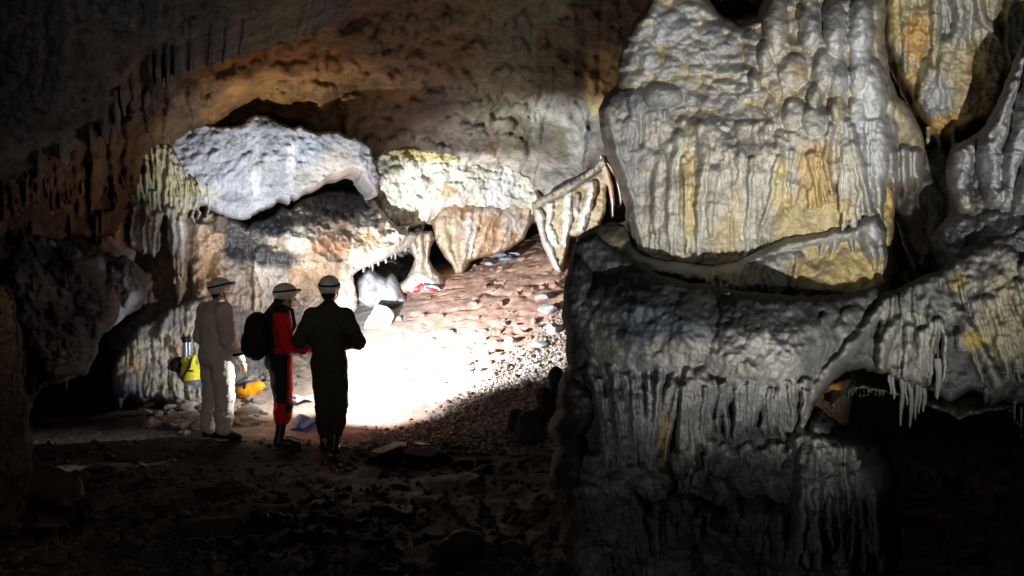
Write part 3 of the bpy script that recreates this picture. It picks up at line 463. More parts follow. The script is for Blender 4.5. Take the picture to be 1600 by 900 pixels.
tfe = [lump(1010,510,140,84,.55),lump(1190,530,110,86,.5),lump(960,470,60,40,.25),lump(1090,600,60,34,.3),lump(1180,610,60,34,.28),lump(1275,680,34,40,.35),lump(1290,750,50,90,.4),lump(1350,740,44,60,.35),lump(1000,750,60,40,.3),lump(1150,760,90,40,.15),
  lump(900,460,30,60,.3),lump(905,540,30,50,.3),lump(890,640,34,50,.35),lump(880,720,34,60,.35),lump(930,820,60,120,.25),lump(1110,900,120,100,.3),lump(1300,900,100,100,.3),lump(1550,440,60,60,.15),lump(1470,470,50,40,.15)]
tfe += drip_rows(915,1030,lambda x:560,lambda x:lin([(915,740),(960,770),(1030,780)])(x),34,r=(6,11),a=(.2,.38),seed=41,wander=4,lean=lambda x,y:(1010-x)*.0028)
tfe += drip_rows(1030,1075,lambda x:565,lambda x:770,16,r=(5,9),a=(.2,.34),seed=42,lean=lambda x,y:-.22 if x<1060 else -.05)
tfe += drip_rows(1060,1260,lambda x:600,lambda x:lin([(1060,775),(1100,690),(1260,680)])(x),46,r=(6,10),a=(.24,.36),seed=43)
tfe += drip_rows(1060,1250,lambda x:708,lambda x:770,34,r=(6,10),a=(.12,.2),seed=44)
tfe += drip_rows(1240,1400,lambda x:690,lambda x:880,26,r=(8,14),a=(.3,.45),seed=45)
tfe += drip_rows(880,1000,lambda x:760,lambda x:920,16,r=(7,12),a=(.2,.34),seed=46,lean=lambda x,y:.2)
tfe += drip_rows(1000,1260,lambda x:800,lambda x:960,34,r=(9,16),a=(.16,.3),seed=47)
tfe += drip_rows(1380,1620,lambda x:430+30*math.sin(x/30),lambda x:600,60,r=(6,12),a=(.08,.2),seed=48,lean=lambda x,y:.25 if x>1480 else 0)
tfe += drip_rows(1080,1300,lambda x:490,lambda x:600,40,r=(10,18),a=(.08,.28),seed=49,lean=lambda x,y:-.1)
tfe += [stroke([(1376,480,10,.2),(1340,530,14,.26),(1290,585,14,.26),(1262,625,9,.2)]),stroke([(1400,500,12,.2),(1380,540,14,.24),(1378,575,8,.2)]),stroke([(1470,500,8,.2),(1478,540,7,.2),(1474,590,5,.15),(1462,618,3,.1)]),stroke([(1462,500,8,.2),(1456,560,6,.2),(1452,600,4,.1)]),stroke([(1440,520,14,.2),(1436,570,12,.2),(1440,600,6,.1)]),lump(1435,560,24,40,.18),
  stroke([(1330,500,24,.15),(1280,560,24,.2),(1262,600,14,.18)]),lump(1515,530,24,26,.18),stroke([(1480,460,12,.15),(1520,520,14,.2),(1560,600,12,.2)])]
R = random.Random(77)
tfe += [lip(R.uniform(890,1250),R.uniform(440,600),R.uniform(10,26),R.uniform(6,14),R.uniform(.2,.5)) for i in range(60)]
thg = [stroke([(x,y,r,.08),(x+.5,y+l*.6,r*.7,.06),(x+1,y+l,1.1,.02)]) for x,y,r,l in [(1440,598,6,28),(1462,600,5,24),(1425,592,7,24),(1540,612,7,20),(1585,630,5,40),(1596,636,5,50)]]
relief('lower_flowstone_terrace'.replace('lower_',''), tt, tdp, tfe, thg, step=2.0, w=15, Rd=.28, T=1.4, edge=6, noise=((.30,130,1),(.06,40,1),(.035,22,2),(.010,9,1)), mtl=M_DARK, base=(.225,.215,.195), valley=(.07,.07,.07), vh=.08, seed=81, updark=((.04,.045,.05),.7),
 blobs=[(850,640,75,420,(.025,.025,.027),1),(890,560,40,60,(.03,.03,.033),.8),(1020,490,130,60,(.05,.06,.07),.95),(930,430,50,50,(.055,.065,.075),.9),(1200,490,120,36,(.055,.06,.06),.9),(990,640,70,90,(.20,.21,.23),.8),(1150,640,110,50,(.15,.15,.15),.8),(1040,690,12,60,(.26,.20,.07),.7),(1150,730,120,30,(.08,.08,.08),.7),(1110,850,260,120,(.04,.04,.045),.8),(1310,760,60,70,(.12,.115,.11),.7),  # left-rim blobs paint in shade, hiding bounce light from the slope
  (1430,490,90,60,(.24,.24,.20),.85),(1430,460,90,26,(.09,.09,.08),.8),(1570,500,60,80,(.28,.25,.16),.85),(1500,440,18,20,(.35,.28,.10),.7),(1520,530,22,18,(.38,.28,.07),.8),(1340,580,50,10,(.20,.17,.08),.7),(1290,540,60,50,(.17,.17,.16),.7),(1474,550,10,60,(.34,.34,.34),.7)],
 label='broad dark fluted flowstone terrace in the right foreground, black hollow under its right end', cat='flowstone')
relief('dripstone_boss', [(1240,690),(1258,652),(1278,638),(1300,652),(1330,688),(1362,694),(1388,716),(1402,760),(1398,800),(1408,860),(1396,920),(1404,1010),(1230,1010),(1226,880),(1236,760)], [(1250,650,5.5),(1400,720,5.9),(1400,1000,5.4),(1230,1000,5.1),(1300,800,5.3)],
 [lump(1278,665,26,34,.16),lump(1284,730,34,50,.18),lump(1350,740,44,50,.22)]+drip_rows(1245,1395,lambda x:700,lambda x:900,30,r=(9,15),a=(.12,.24),seed=95), step=2.2, w=46, Rd=.5, T=.8, edge=8, noise=((.1,60,1),(.03,20,1)), mtl=M_DARK, base=(.13,.125,.12), valley=(.05,.05,.05), seed=96, updark=((.05,.05,.055),.6),
 blobs=[(1280,670,12,12,(.26,.25,.23),.8),(1340,830,60,60,(.08,.078,.075),.7)], label='rounded dark dripstone boss standing left of the black hollow, under the terrace', cat='dripstone')
relief('rust_rock_patch', [(1262,620),(1300,596),(1330,590),(1330,640),(1320,700),(1290,720),(1262,690)], [(1262,620,6.0),(1330,600,6.6),(1300,700,6.3)], [], step=2.4, w=10, Rd=.2, T=.4, noise=((.1,30,1),(.04,12,2)), mtl=M_ROCK, base=(.12,.09,.05), seed=82, blobs=[(1300,610,18,18,(.46,.22,.05),.9)],
 label='rust orange rock just inside the left edge of the black hollow', cat='rock')
relief('hollow_roof', [(1280,580),(1350,560),(1420,560),(1600,580),(1650,600),(1650,640),(1560,640),(1500,655),(1480,645),(1430,628),(1380,615),(1350,608),(1320,618),(1300,640)], [(1280,600,6.7),(1450,600,6.9),(1650,620,6.6)], drip_rows(1310,1400,lambda x:575,lambda x:612,24,r=(3,5),a=(.05,.1),seed=50),
 [stroke([(x,606+4*math.sin(x),3,.05),(x,616+8*abs(math.sin(x*1.7)),1,.02)]) for x in range(1320,1410,6)]+[stroke([(1480,600,20,.1),(1490,640,8,.05),(1494,648,3,.03)])], step=2.0, w=10, Rd=.25, T=.8, noise=((.12,40,1),(.05,16,2)), base=(.17,.16,.11), seed=83,
 label='low olive roof of the black hollow fringed with tiny stubs', cat='rock shelf')
# free hanging stalactites over the hollow
def stalactite(px, py, d, l, r, **k):
    n = 18; V = []; Rr = random.Random(int(px*7+l)); c = P(px, py, d); L = l*d/F; rr = r*d/F; ph = Rr.uniform(0, 6)
    for i in range(n+1):
        t = i/n; q = rr*((1-t)**.55*.75+.25*(t < .97))*(1+.12*math.sin(ph+t*14)); q = max(q, rr*.12)
        for j in range(12):
            a = j*math.pi/6; w = 1+.12*math.sin(3*a+ph)
            V.append((q*w*math.cos(a)+.006*math.sin(ph+t*5), q*w*math.sin(a), -L*t))
    Fc = [(i*12+j, (i+1)*12+j, (i+1)*12+(j+1)%12, i*12+(j+1)%12) for i in range(n) for j in range(12)]
    V += [(0, 0, 0), (0, 0, -L)]; m = len(V)
    Fc += [((j+1)%12, (j+1)%12, j, m-2) for j in range(0)]
    o = mesh_obj('stalactite', V, Fc, M_FLOW, col=np.tile([.15,.15,.135], (m, 1)), cat='stalactite', **k); o.location = c
    return o
for px,py,l,r,lab in [(1409,590,76,4.2,'longest thin stalactite over the black hollow, left of the bundled ones'),(1423,588,80,4.5,'thin stalactite forking beside the longest one over the black hollow'),(1432,592,64,4,'middle one of the bundled stalactites over the black hollow'),(1437,595,52,3.2,'short stalactite at the right of the bundle over the black hollow'),
   (1396,588,36,3,'small stub stalactite left of the longest one over the black hollow'),(1391,586,30,2.4,'leftmost tiny stalactite at the hollow mouth'),(1444,606,38,4,'stubby pale stalactite right of the bundle over the black hollow'),(1416,594,40,2.6,'small stalactite between the longest one and the forking one'),(1466,560,64,6,'white curved stalactite on the terrace above the black hollow')]:
    stalactite(px, py, 6.02 if px != 1466 else 5.75, l, r, label=lab, group='stalactites over the black hollow')
# near brown column at the left edge
nc = [(-120,420),(-20,430),(10,440),(24,470),(30,510),(36,545),(34,580),(40,610),(48,640),(46,668),(52,700),(50,735),(44,760),(38,800),(30,830),(-120,840)]
relief('brown_column', nc, [(-120,430,5.6),(30,500,5.4),(50,700,5.3),(-120,840,5.2)], [lump(10,480,28,44,.1),lump(16,560,24,44,.12),lump(26,640,24,34,.12),lump(28,706,26,40,.14),lump(-10,600,40,120,.15),lump(-10,740,40,60,.15)]+drip_rows(-30,40,lambda x:450,lambda x:790,14,r=(6,10),a=(.05,.14),seed=51),
 step=2.2, w=16, Rd=.15, T=.6, edge=6, noise=((.07,40,1),(.03,16,2)), mtl=M_DARK, base=(.06,.04,.027), valley=(.04,.03,.02), seed=91, label='lumpy brown dripstone column at the left edge', cat='dripstone')

# ------------------------------------------------------------------ ground
gp = [(600,690,11.8),(700,692,11.75),(820,640,11.9),(870,600,12.4),(880,480,14.2),(860,385,17),(950,340,17.5),(780,400,16.8),(700,432,16.3),(640,462,15.6),(590,500,14.8),(560,540,13.9),(480,590,13.3),(400,600,13.1),(440,560,14.2),(250,640,12.6),(190,660,12.4),(400,690,11.7),(320,700,11.5),(720,560,13.4),(640,600,13.0),(740,640,12.2)]
G = []
for px,py,d in gp:
    p = P(px,py,d); G.append((p.x,p.y,p.z))
for x in (-9,-6,-3,-1,1,3,6): G += [(x,10.9,.0),(x,9,-.05),(x,6.5,-.05),(x,4,.0),(x,1,.0)]
G += [(-5.5,13,.1),(-7,15,.1),(-9,13,0),(4,12,.6),(6,14,1),(4,17,2.4),(-6,18,.5),(0,21,2.6),(6,21,2.6)]
_gh = tps(G, 1e-2)
def ground_base(x, y): return _gh(x, y)
def ground_h(x, y):
    x = np.asarray(x, float); y = np.asarray(y, float)
    h = _gh(x, y); near = ss(11.9, 11.1, y-.04*x*x*(x > 0))
    h = h-near*.10*ss(11.6,11.0,y)
    h = h+near*(.16*fbm(x, y, o=5, s=.55, seed=3)+.07*fbm(x, y, o=3, s=1.6, seed=4, ridge=True))*ss(11.5,10.2,y)
    q = fbm(x, y*.6, o=3, s=.8, seed=8)*2.5
    h = h+near*ss(10.8,9.5,y)*.10*(np.round(q)*.5)
    rough = ss(-.6, 2.2, x-.15*(y-12))
    h = h+(1-near)*(.05*fbm(x, y, o=4, s=.9, seed=5)+(.03+.08*rough)*fbm(x, y, o=5, s=3.5, seed=6)+.03*(.3+rough)*fbm(x, y, o=3, s=12, seed=7, ridge=True))
    return h
ny, nx = 620, 900
yy = np.concatenate([np.geomspace(1.0, 11, 260), np.geomspace(11.02, 22, ny-260)]); tt_ = np.linspace(-.62, .62, nx)
T_, Y_ = np.meshgrid(tt_, yy); X_ = T_*Y_
Hh = ground_h(X_, Y_)
# footprints and pits in the mud
pc = random.Random(4)
for i in range(600):
    x = pc.uniform(-1.4, 2.4); y = pc.uniform(12.2, 17.3); r = pc.uniform(.02, .06)*(1.6 if pc.random() < .1 else 1)
    sl = (np.abs(X_-x) < r*2) & (np.abs(Y_-y) < r*2)
    Hh[sl] -= r*.75*np.exp(-(((X_[sl]-x)/r)**2+((Y_[sl]-y)/(r*.7))**2))
n1 = fbm(X_, Y_, o=5, s=.8, seed=2); n2 = fbm(X_, Y_, o=4, s=5, seed=3)
gc = np.empty(X_.shape+(3,)); gc[:] = (.54,.34,.265)
def blend(c, w): gc[...] += (np.array(c)-gc)*np.clip(w, 0, 1)[..., None]
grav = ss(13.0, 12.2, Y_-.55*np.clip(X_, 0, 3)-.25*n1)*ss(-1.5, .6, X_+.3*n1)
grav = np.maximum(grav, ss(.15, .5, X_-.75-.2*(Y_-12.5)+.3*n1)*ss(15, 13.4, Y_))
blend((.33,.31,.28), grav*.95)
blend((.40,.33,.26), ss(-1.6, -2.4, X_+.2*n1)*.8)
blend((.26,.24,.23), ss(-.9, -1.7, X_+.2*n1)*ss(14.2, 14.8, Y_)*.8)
blend((.06,.048,.04), ss(-3.1, -3.9, X_+.3*n1))  # far-left floor darkened in colour, standing in for missing shade
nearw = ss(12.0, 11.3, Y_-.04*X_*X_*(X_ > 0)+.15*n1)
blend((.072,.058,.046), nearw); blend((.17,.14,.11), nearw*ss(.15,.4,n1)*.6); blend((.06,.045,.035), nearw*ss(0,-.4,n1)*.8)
gc *= (1+.45*n2+.2*n1)[..., None]
ii = np.arange(ny*nx).reshape(ny, nx)
Fq = np.stack([ii[:-1,:-1].ravel(), ii[:-1,1:].ravel(), ii[1:,1:].ravel(), ii[1:,:-1].ravel()], 1)
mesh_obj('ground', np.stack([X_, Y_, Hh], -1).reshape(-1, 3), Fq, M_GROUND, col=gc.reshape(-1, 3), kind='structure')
def gz(x, y): return float(ground_h(np.array([x]), np.array([y]))[0])
def on_ground(px, py, d0=9, d1=19):     # where the ray through a pixel meets the ground
    d = np.linspace(d0, d1, 500); x = d*(px-800)/F; z = CZ-d*(py-450)/F; g = ground_h(x, d)
    k = np.where(z < g)[0]; k = k[0] if len(k) else 250
    return Vector((x[k], d[k], g[k]))
#PART3
# ------------------------------------------------------------------ implicit bodies
class SDF:
    """round cones and ellipsoids blended smoothly, meshed with surface nets"""
    def __init__(s): s.p = []
    def cone(s, a, b, ra, rb, k=.03, sub=False): s.p.append(('c', a, b, ra, rb, k, sub)); return s
    def chain(s, pts, k=.02):
        for p, q in zip(pts[:-1], pts[1:]): s.cone(p[:3], q[:3], p[3], q[3], k)
        return s
    def ell(s, c, r, rot=(0, 0, 0), k=.03, sub=False): s.p.append(('e', c, r, rot, k, sub)); return s
    def box(s, c, r, rd=.02, rot=(0, 0, 0), k=.005, sub=False): s.p.append(('b', c, r, rd, rot, k, sub)); return s
    def mesh(s, h, warp=None, fn=None, cut=None):
        lo = np.full(3, 1e9); hi = -lo
        for p in s.p:
            if p[-1]: continue
            if p[0] == 'c':
                for q, r in ((p[1], p[3]), (p[2], p[4])): lo = np.minimum(lo, np.array(q)-r); hi = np.maximum(hi, np.array(q)+r)
            else:
                r = np.max(p[2])*(1.05 if p[0] == 'e' else 1.75); lo = np.minimum(lo, np.array(p[1])-r); hi = np.maximum(hi, np.array(p[1])+r)
        lo -= 4*h+.03; hi += 4*h+.03; n = np.ceil((hi-lo)/h).astype(int)
        ax = [lo[i]+h*np.arange(n[i]) for i in range(3)]
        D = np.full(tuple(n), 1.0, np.float32)
        for p in s.p:
            k = p[-2]; sub = p[-1]
            if p[0] == 'c': c = (np.array(p[1])+np.array(p[2]))/2; R_ = np.linalg.norm(np.array(p[1])-np.array(p[2]))/2+max(p[3], p[4])
            else: c = np.array(p[1]); R_ = np.max(p[2])*(1 if p[0] == 'e' else 1.75)
            R_ += max(.07, k*2)
            sl = tuple(slice(max(0, int((c[i]-R_-lo[i])/h)), min(n[i], int((c[i]+R_-lo[i])/h)+2)) for i in range(3))
            x, y, z = np.meshgrid(ax[0][sl[0]], ax[1][sl[1]], ax[2][sl[2]], indexing='ij')
            if warp is not None: wx, wy, wz = warp(x, y, z); x = x+wx; y = y+wy; z = z+wz
            if p[0] == 'c':
                a = np.array(p[1], float); b = np.array(p[2], float); e = b-a; L2 = e@e+1e-9
                t = np.clip(((x-a[0])*e[0]+(y-a[1])*e[1]+(z-a[2])*e[2])/L2, 0, 1)
                d = np.sqrt((x-a[0]-e[0]*t)**2+(y-a[1]-e[1]*t)**2+(z-a[2]-e[2]*t)**2)-(p[3]+(p[4]-p[3])*t)
            else:
                rot = p[3] if p[0] == 'e' else p[4]
                Mx = np.array(Euler(rot).to_matrix().transposed()); X = np.stack([x-c[0], y-c[1], z-c[2]], -1) @ Mx.T
                r = np.array(p[2], float)
                if p[0] == 'e':
                    q = np.sqrt((X/r)**2 @ np.ones(3)); q2 = np.sqrt((X/(r*r))**2 @ np.ones(3))+1e-6; d = q*(q-1)/q2
                else:
                    q = np.abs(X)-(r-p[3]); d = np.sqrt((np.maximum(q, 0)**2).sum(-1))+np.minimum(q.max(-1), 0)-p[3]
            o = D[sl]
            if sub: d = -d; hh = np.clip(.5-.5*(d-o)/k, 0, 1); hh = np.clip(.5+.5*(d-o)/k, 0, 1); D[sl] = (o+(d-o)*hh)+k*hh*(1-hh)
            else: hh = np.clip(.5+.5*(o-d)/k, 0, 1); D[sl] = (o+(d-o)*hh)-k*hh*(1-hh)
        if fn is not None:
            x, y, z = np.meshgrid(*ax, indexing='ij'); D = D+fn(x, y, z).astype(np.float32)
        if cut is not None:
            x, y, z = np.meshgrid(*ax, indexing='ij'); D = np.maximum(D, cut(x, y, z))
        return surface_nets(D, lo, h)
def surface_nets(D, lo, h):
    S = D < 0; nx_, ny_, nz_ = D.shape
    cs = [(i, j, k) for i in (0, 1) for j in (0, 1) for k in (0, 1)]
    sub = lambda A, i, j, k: A[i:nx_-1+i, j:ny_-1+j, k:nz_-1+k]
    c = sum(sub(S, *q).astype(np.int8) for q in cs); act = (c > 0) & (c < 8)
    I = np.argwhere(act); idx = -np.ones(act.shape, np.int64); idx[act] = np.arange(len(I))
    acc = np.zeros((len(I), 3)); cnt = np.zeros(len(I))
    for a in cs:
        for ax in range(3):
            if a[ax]: continue
            b = list(a); b[ax] = 1
            va = D[I[:, 0]+a[0], I[:, 1]+a[1], I[:, 2]+a[2]]; vb = D[I[:, 0]+b[0], I[:, 1]+b[1], I[:, 2]+b[2]]
            m = (va < 0) != (vb < 0); t = np.where(m, va/(va-vb+1e-12), 0)
            p = np.tile(np.array(a, float), (len(I), 1)); p[:, ax] += t
            acc[m] += p[m]; cnt[m] += 1
    V = lo+h*(I+acc/cnt[:, None]); Q = []
    for ax in range(3):
        o1, o2 = [(1, 2), (2, 0), (0, 1)][ax]
        sA = [slice(1, -1)]*3; sA[ax] = slice(0, -1); sB = list(sA); sB[ax] = slice(1, None)
        a = S[tuple(sA)]; b = S[tuple(sB)]
        for val, flip in ((a & ~b, False), (~a & b, True)):
            E = np.argwhere(val)
            if not len(E): continue
            off = np.ones(3, int); off[ax] = 0; E = E+off
            def cell(d1, d2):
                e = E.copy(); e[:, o1] -= d1; e[:, o2] -= d2; return idx[e[:, 0], e[:, 1], e[:, 2]]
            q = np.stack([cell(1, 1), cell(0, 1), cell(0, 0), cell(1, 0)], 1)
            Q.append(q[:, ::-1] if flip else q)
    Q = np.vstack(Q); Q = Q[(Q >= 0).all(1)]
    return V, Q
def sdf_obj(name, s, h, mtl, parent=None, warp=None, fn=None, cut=None, col=None, **k):
    V, Q = s.mesh(h, warp, fn, cut)
    return mesh_obj(name, V, Q, mtl, parent, col=None if col is None else np.tile(col, (len(V), 1)), **k)

SKIN = mat('skin', (.42,.24,.16), .55, .4, .1, 60, .12)
HAIR = mat('dark_hair', (.02,.015,.012), .7, .3, .8, 120, .4)
HELM = mat('scuffed_helmet_shell', (.60,.57,.52), .5, .4, .25, 25, .3)
BLACKR = mat('black_rubber', (.02,.02,.022), .4, .5, .2, 30, .3)
STRAP = mat('black_webbing', (.015,.015,.016), .8, .2, .3, 90, .3)
WSUIT = mat('white_coverall_cloth', (.58,.51,.43), .85, .15, .5, 30, .18)
RSUIT = mat('red_coverall_cloth', (.50,.012,.010), .75, .2, .5, 35, .2)
DSUIT = mat('dark_olive_coverall_cloth', (.05,.045,.033), .85, .15, .5, 35, .3)
NAVY = mat('black_navy_cloth', (.015,.017,.024), .85, .15, .5, 35, .3)
BAGB = mat('black_bag_cloth', (.012,.012,.014), .8, .2, .5, 40, .3)
BROWNT = mat('muddy_trouser_cloth', (.10,.065,.035), .85, .15, .5, 35, .4)
LENS = mat('lit_lamp_lens', (.9,.9,1), .2, .5, 0, 10, 0, (.9, .95, 1), 9)
LENSOFF = mat('lamp_lens', (.7,.7,.75), .15, .8, 0, 10, 0)
GREYP = mat('grey_plastic', (.12,.12,.13), .4, .5, .1, 40, .2)

def V3(*a): return Vector(a)
def fingers(s, palm, fwd, side, up, curl=.6, size=1.0):
    """palm blob, four unequal bent fingers and a thumb leaving the side of the palm"""
    palm = Vector(palm); fwd = Vector(fwd).normalized(); side = Vector(side).normalized(); up = Vector(up).normalized()
    s.ell(palm+fwd*.035, (.040*size, .040*size, .040*size), k=.012) if False else None
    s.cone(palm, palm+fwd*.075*size+side*.0, .026, .030, k=.015)
    for i, (o, L) in enumerate(((-.030, .072), (-.010, .082), (.010, .076), (.028, .060))):
        b = palm+fwd*.082*size+side*o*size; p1 = b+(fwd*math.cos(curl*.5)-up*math.sin(curl*.5))*L*.45*size
        p2 = p1+(fwd*math.cos(curl*1.3)-up*math.sin(curl*1.3))*L*.32*size; p3 = p2+(fwd*math.cos(curl*2)-up*math.sin(curl*2))*L*.23*size
        s.chain([(*b, .0095), (*p1, .009), (*p2, .0083), (*p3, .0075)], k=.004)
    b = palm+fwd*.025-side*.028; p1 = b+(fwd*.6-side*.7-up*.3).normalized()*.038; p2 = p1+(fwd*.85-side*.15-up*.4).normalized()*.030
    s.chain([(*b, .013), (*p1, .011), (*p2, .009)], k=.006)

def build_person(loc, rz, H, pose, label, suit, boots, lit=False, strapcol=STRAP, sleeve=None, collar=.0, bulk=1.0, head_yaw=0, head_pitch=0, hairlen=0, boot_h=.30, trousers=None, tone=None, seed=1):
    t = empty('person', loc, rz, label=label, cat='person'); f = H/1.75
    S = lambda p: tuple(c*f for c in p)
    J = dict(neck=(0, -.02, 1.47), shR=(.175, -.01, 1.42), shL=(-.175, -.01, 1.42), hipR=(.09, 0, .92), hipL=(-.09, 0, .92), head=(0, .03, 1.635),
        elR=(.24, -.03, 1.14), elL=(-.24, -.03, 1.14), haR=(.25, .06, .90), haL=(-.25, .06, .90), knR=(.10, .02, .49), knL=(-.10, .02, .49), anR=(.10, -.01, .09), anL=(-.10, -.01, .09), toR=(.12, .17, .035), toL=(-.12, .17, .035))
    J.update(pose); J = {k: Vector(v)*f for k, v in J.items()}
    hd = J['head']; Rm = Euler((head_pitch, 0, head_yaw)).to_matrix()
    hp = lambda x, y, z: tuple(hd+Rm @ (Vector((x, y, z))*f))
    # --- body, one continuous surface
    b = SDF(); hr = Rm.to_euler()
    b.ell(hp(0, 0, .015), (.074*f, .092*f, .105*f), hr, k=.02); b.ell(hp(0, .028, -.055), (.052*f, .058*f, .060*f), hr, k=.03)
    b.cone(hp(0, .088, .005), hp(0, .108, -.028), .009, .014, k=.01); b.ell(hp(0, .082, -.062), (.024, .012, .007), hr, k=.006); b.ell(hp(0, .070, -.095), (.022, .018, .016), hr, k=.02)
    for sx in (-1, 1):
        b.ell(hp(sx*.076, -.005, -.008), (.010, .019, .030), hr, k=.006); b.ell(hp(sx*.030, .084, .008), (.015, .010, .009), hr, k=.008, sub=True); b.ell(hp(sx*.030, .078, .008), (.012, .010, .009), hr, k=.003)
        b.ell(hp(sx*.03, .085, .026), (.02, .01, .006), hr, k=.008)
    b.cone(tuple(J['neck']), hp(0, -.01, -.06), .058*f, .052*f, k=.03)
    b.ell(S((0, 0, 1.27)), (.155*f, .10*f, .19*f), k=.04); b.ell(S((0, 0, 1.0)), (.14*f, .10*f, .16*f), k=.05)
    for s_ in 'RL':
        b.cone(tuple(J['neck']-Vector((0, 0, .04))), tuple(J['sh'+s_]), .05, .055, k=.04)
        b.chain([(*J['sh'+s_], .052*f), (*J['el'+s_], .040*f), (*J['ha'+s_], .027*f)], k=.02)
        b.chain([(*J['hip'+s_], .085*f), (*J['kn'+s_], .055*f), (*J['an'+s_], .038*f), (*(J['to'+s_]+Vector((0, 0, .01))), .03*f)], k=.02)
        d = (J['ha'+s_]-J['el'+s_]).normalized(); out = Vector((1 if s_ == 'R' else -1, 0, 0))
        dd = pose.get('hd'+s_); fw = Vector(dd).normalized() if dd else d
        side = fw.cross(Vector((0, 0, 1))) if abs(fw.z) < .8 else Vector((0, -1, 0)); 
        upv = side.cross(fw) if abs(fw.z) < .8 else out
        fingers(b, J['ha'+s_]+d*.02, fw, side if s_ == 'L' or abs(fw.z) >= .8 else -side, upv)
    sdf_obj('body', b, .0075, SKIN, t)
    # --- coverall
    g = bulk; c = SDF()
    c.ell(S((0, -.005, 1.29)), (.185*f*g, .135*f*g, .19*f), k=.05); c.ell(S((0, 0, 1.08)), (.165*f*g, .125*f*g, .17*f), k=.06); c.ell(S((0, -.012, .93)), (.175*f*g, .135*f*g, .13*f), k=.06)
    c.cone(tuple(J['neck']-Vector((0, 0, .05))), tuple(J['neck']+Vector((0, 0, collar*.5))), .088*f, .075*f, k=.03)
    sl = SDF(); tr = SDF(); dst_s = sl if sleeve else c; dst_t = tr if trousers else c
    if trousers: tr.ell(S((0, -.005, .93)), (.168*f*g, .13*f*g, .14*f), k=.06)
    for s_ in 'RL':
        c.cone(tuple(J['neck']-Vector((0, 0, .06))), tuple(J['sh'+s_]), .075*f, .078*f*g, k=.05)
        sh, el, ha = J['sh'+s_], J['el'+s_], J['ha'+s_]
        dst_s.chain([(*sh, .078*f*g), (*(sh*.5+el*.5), .070*f*g), (*el, .064*f*g), (*(el*.4+ha*.6), .056*f*g), (*ha, .040*f*g)], k=.03)
        hi, kn, an = J['hip'+s_], J['kn'+s_], J['an'+s_]; tp = an+(kn-an)*(max(boot_h-.10, .03)/.40)
        dst_t.chain([(*hi, .105*f*g), (*(hi*.5+kn*.5), .092*f*g), (*kn, .076*f*g), (*(kn*.4+tp*.6), .074*f*g), (*tp, .066*f*g)], k=.035)
    def wr(x, y, z):    # folds: rings round the limbs at joints, long drag folds elsewhere
        a = fbm(x*6, y*6, z*13, o=3, s=1.4, seed=seed, ridge=True); b_ = fbm(x, y, z*.5, o=3, s=9, seed=seed+2, ridge=True)
        w = .35+.65*np.exp(-((z/f-.50)/.16)**2)+.8*np.exp(-((z/f-1.12)/.10)**2)+.6*np.exp(-((z/f-.30)/.08)**2)
        return -(.011*a*w+.008*b_)
    sdf_obj('coverall', c, .0095, suit, t, fn=wr)
    if tone is not None:
        ob = t.children[-1]; me = ob.data; nv = len(me.vertices); co = np.zeros(nv*3, np.float32); me.vertices.foreach_get('co', co); co = co.reshape(-1, 3)/f
        cc = np.ones((nv, 4), np.float32); cc[:, :3] = tone(co[:, 0], co[:, 1], co[:, 2]); at = me.color_attributes.new('Col', 'FLOAT_COLOR', 'POINT'); at.data.foreach_set('color', cc.ravel())
    if sleeve: 
        o = sdf_obj('sleeves', sl, .0095, sleeve, t, fn=wr)
    if trousers: sdf_obj('trousers', tr, .0095, trousers, t, fn=wr)
    # --- boots
    for s_ in 'RL':
        bo = SDF(); an = J['an'+s_]; to = J['to'+s_]; kn = J['kn'+s_]; tp = an+(kn-an)*(boot_h/.40); back = (an-to).normalized()
        bo.chain([(*tp, .062*f), (*(an+Vector((0, 0, .05))), .050*f)], k=.02)
        bo.chain([(*(an+Vector((0, 0, -.01))+back*.02), .048*f), (*(an*.45+to*.55+Vector((0, 0, .012))), .046*f), (*(to+Vector((0, 0, .012))), .042*f)], k=.03)
        zb = min(an.z-.085*f, to.z-.03)
        o = sdf_obj('boot', bo, .009, boots, t, cut=lambda x, y, z: np.maximum(zb-z, z-tp.z-.005))
        so = SDF(); so.chain([(*(Vector((an.x, an.y, zb+.012))+back*.025), .048*f), (*Vector((to.x, to.y, zb+.012)), .046*f)], k=.01)
        sdf_obj('sole', so, .009, BLACKR, o, cut=lambda x, y, z: np.abs(z-zb-.006)-.012)
    # --- hair
    hh = SDF(); hh.ell(hp(0, -.022, .015), (.081*f, .084*f, .098*f), hr, k=.02); hh.ell(hp(0, -.055, -.045), (.062*f, .045*f, .05*f), hr, k=.02)
    if hairlen: hh.chain([(*hp(0, -.09, -.04), .03), (*hp(0, -.11, -.04-hairlen), .02)], k=.02)
    sdf_obj('hair', hh, .008, HAIR, t, fn=lambda x, y, z: -.004*fbm(x, y, z*.4, o=3, s=60, seed=5))
    # --- helmet > band, headlamp, chin strap
    def hn(x, y, z):   # helmet-space coordinates
        q = np.stack([x-hd.x, y-hd.y, z-hd.z], -1) @ np.array(Rm); return q[..., 0]/f, q[..., 1]/f, q[..., 2]/f
    he = SDF(); he.ell(hp(0, -.005, .045), (.108*f, .132*f, .110*f), hr, k=.01); he.ell(hp(0, -.005, .035), (.094*f, .118*f, .100*f), hr, k=.006, sub=True); 
    def cut(x, y, z):
        a, b_, c_ = hn(x, y, z); return np.maximum((-.026+.20*np.clip(b_, -1, .2)*.5-.03*(b_ < -.05)*0-c_)*1.0, -1)
    def vent(x, y, z):
        a, b_, c_ = hn(x, y, z)
        r = np.sqrt((np.abs(a)-.045)**2*1.6+(b_+.01)**2*.25); return -.004*np.exp(-((c_-.032-.1*b_)/.010)**2)+.003*np.exp(-((np.abs(a)-.03)/.006)**2)*(c_ > .10)
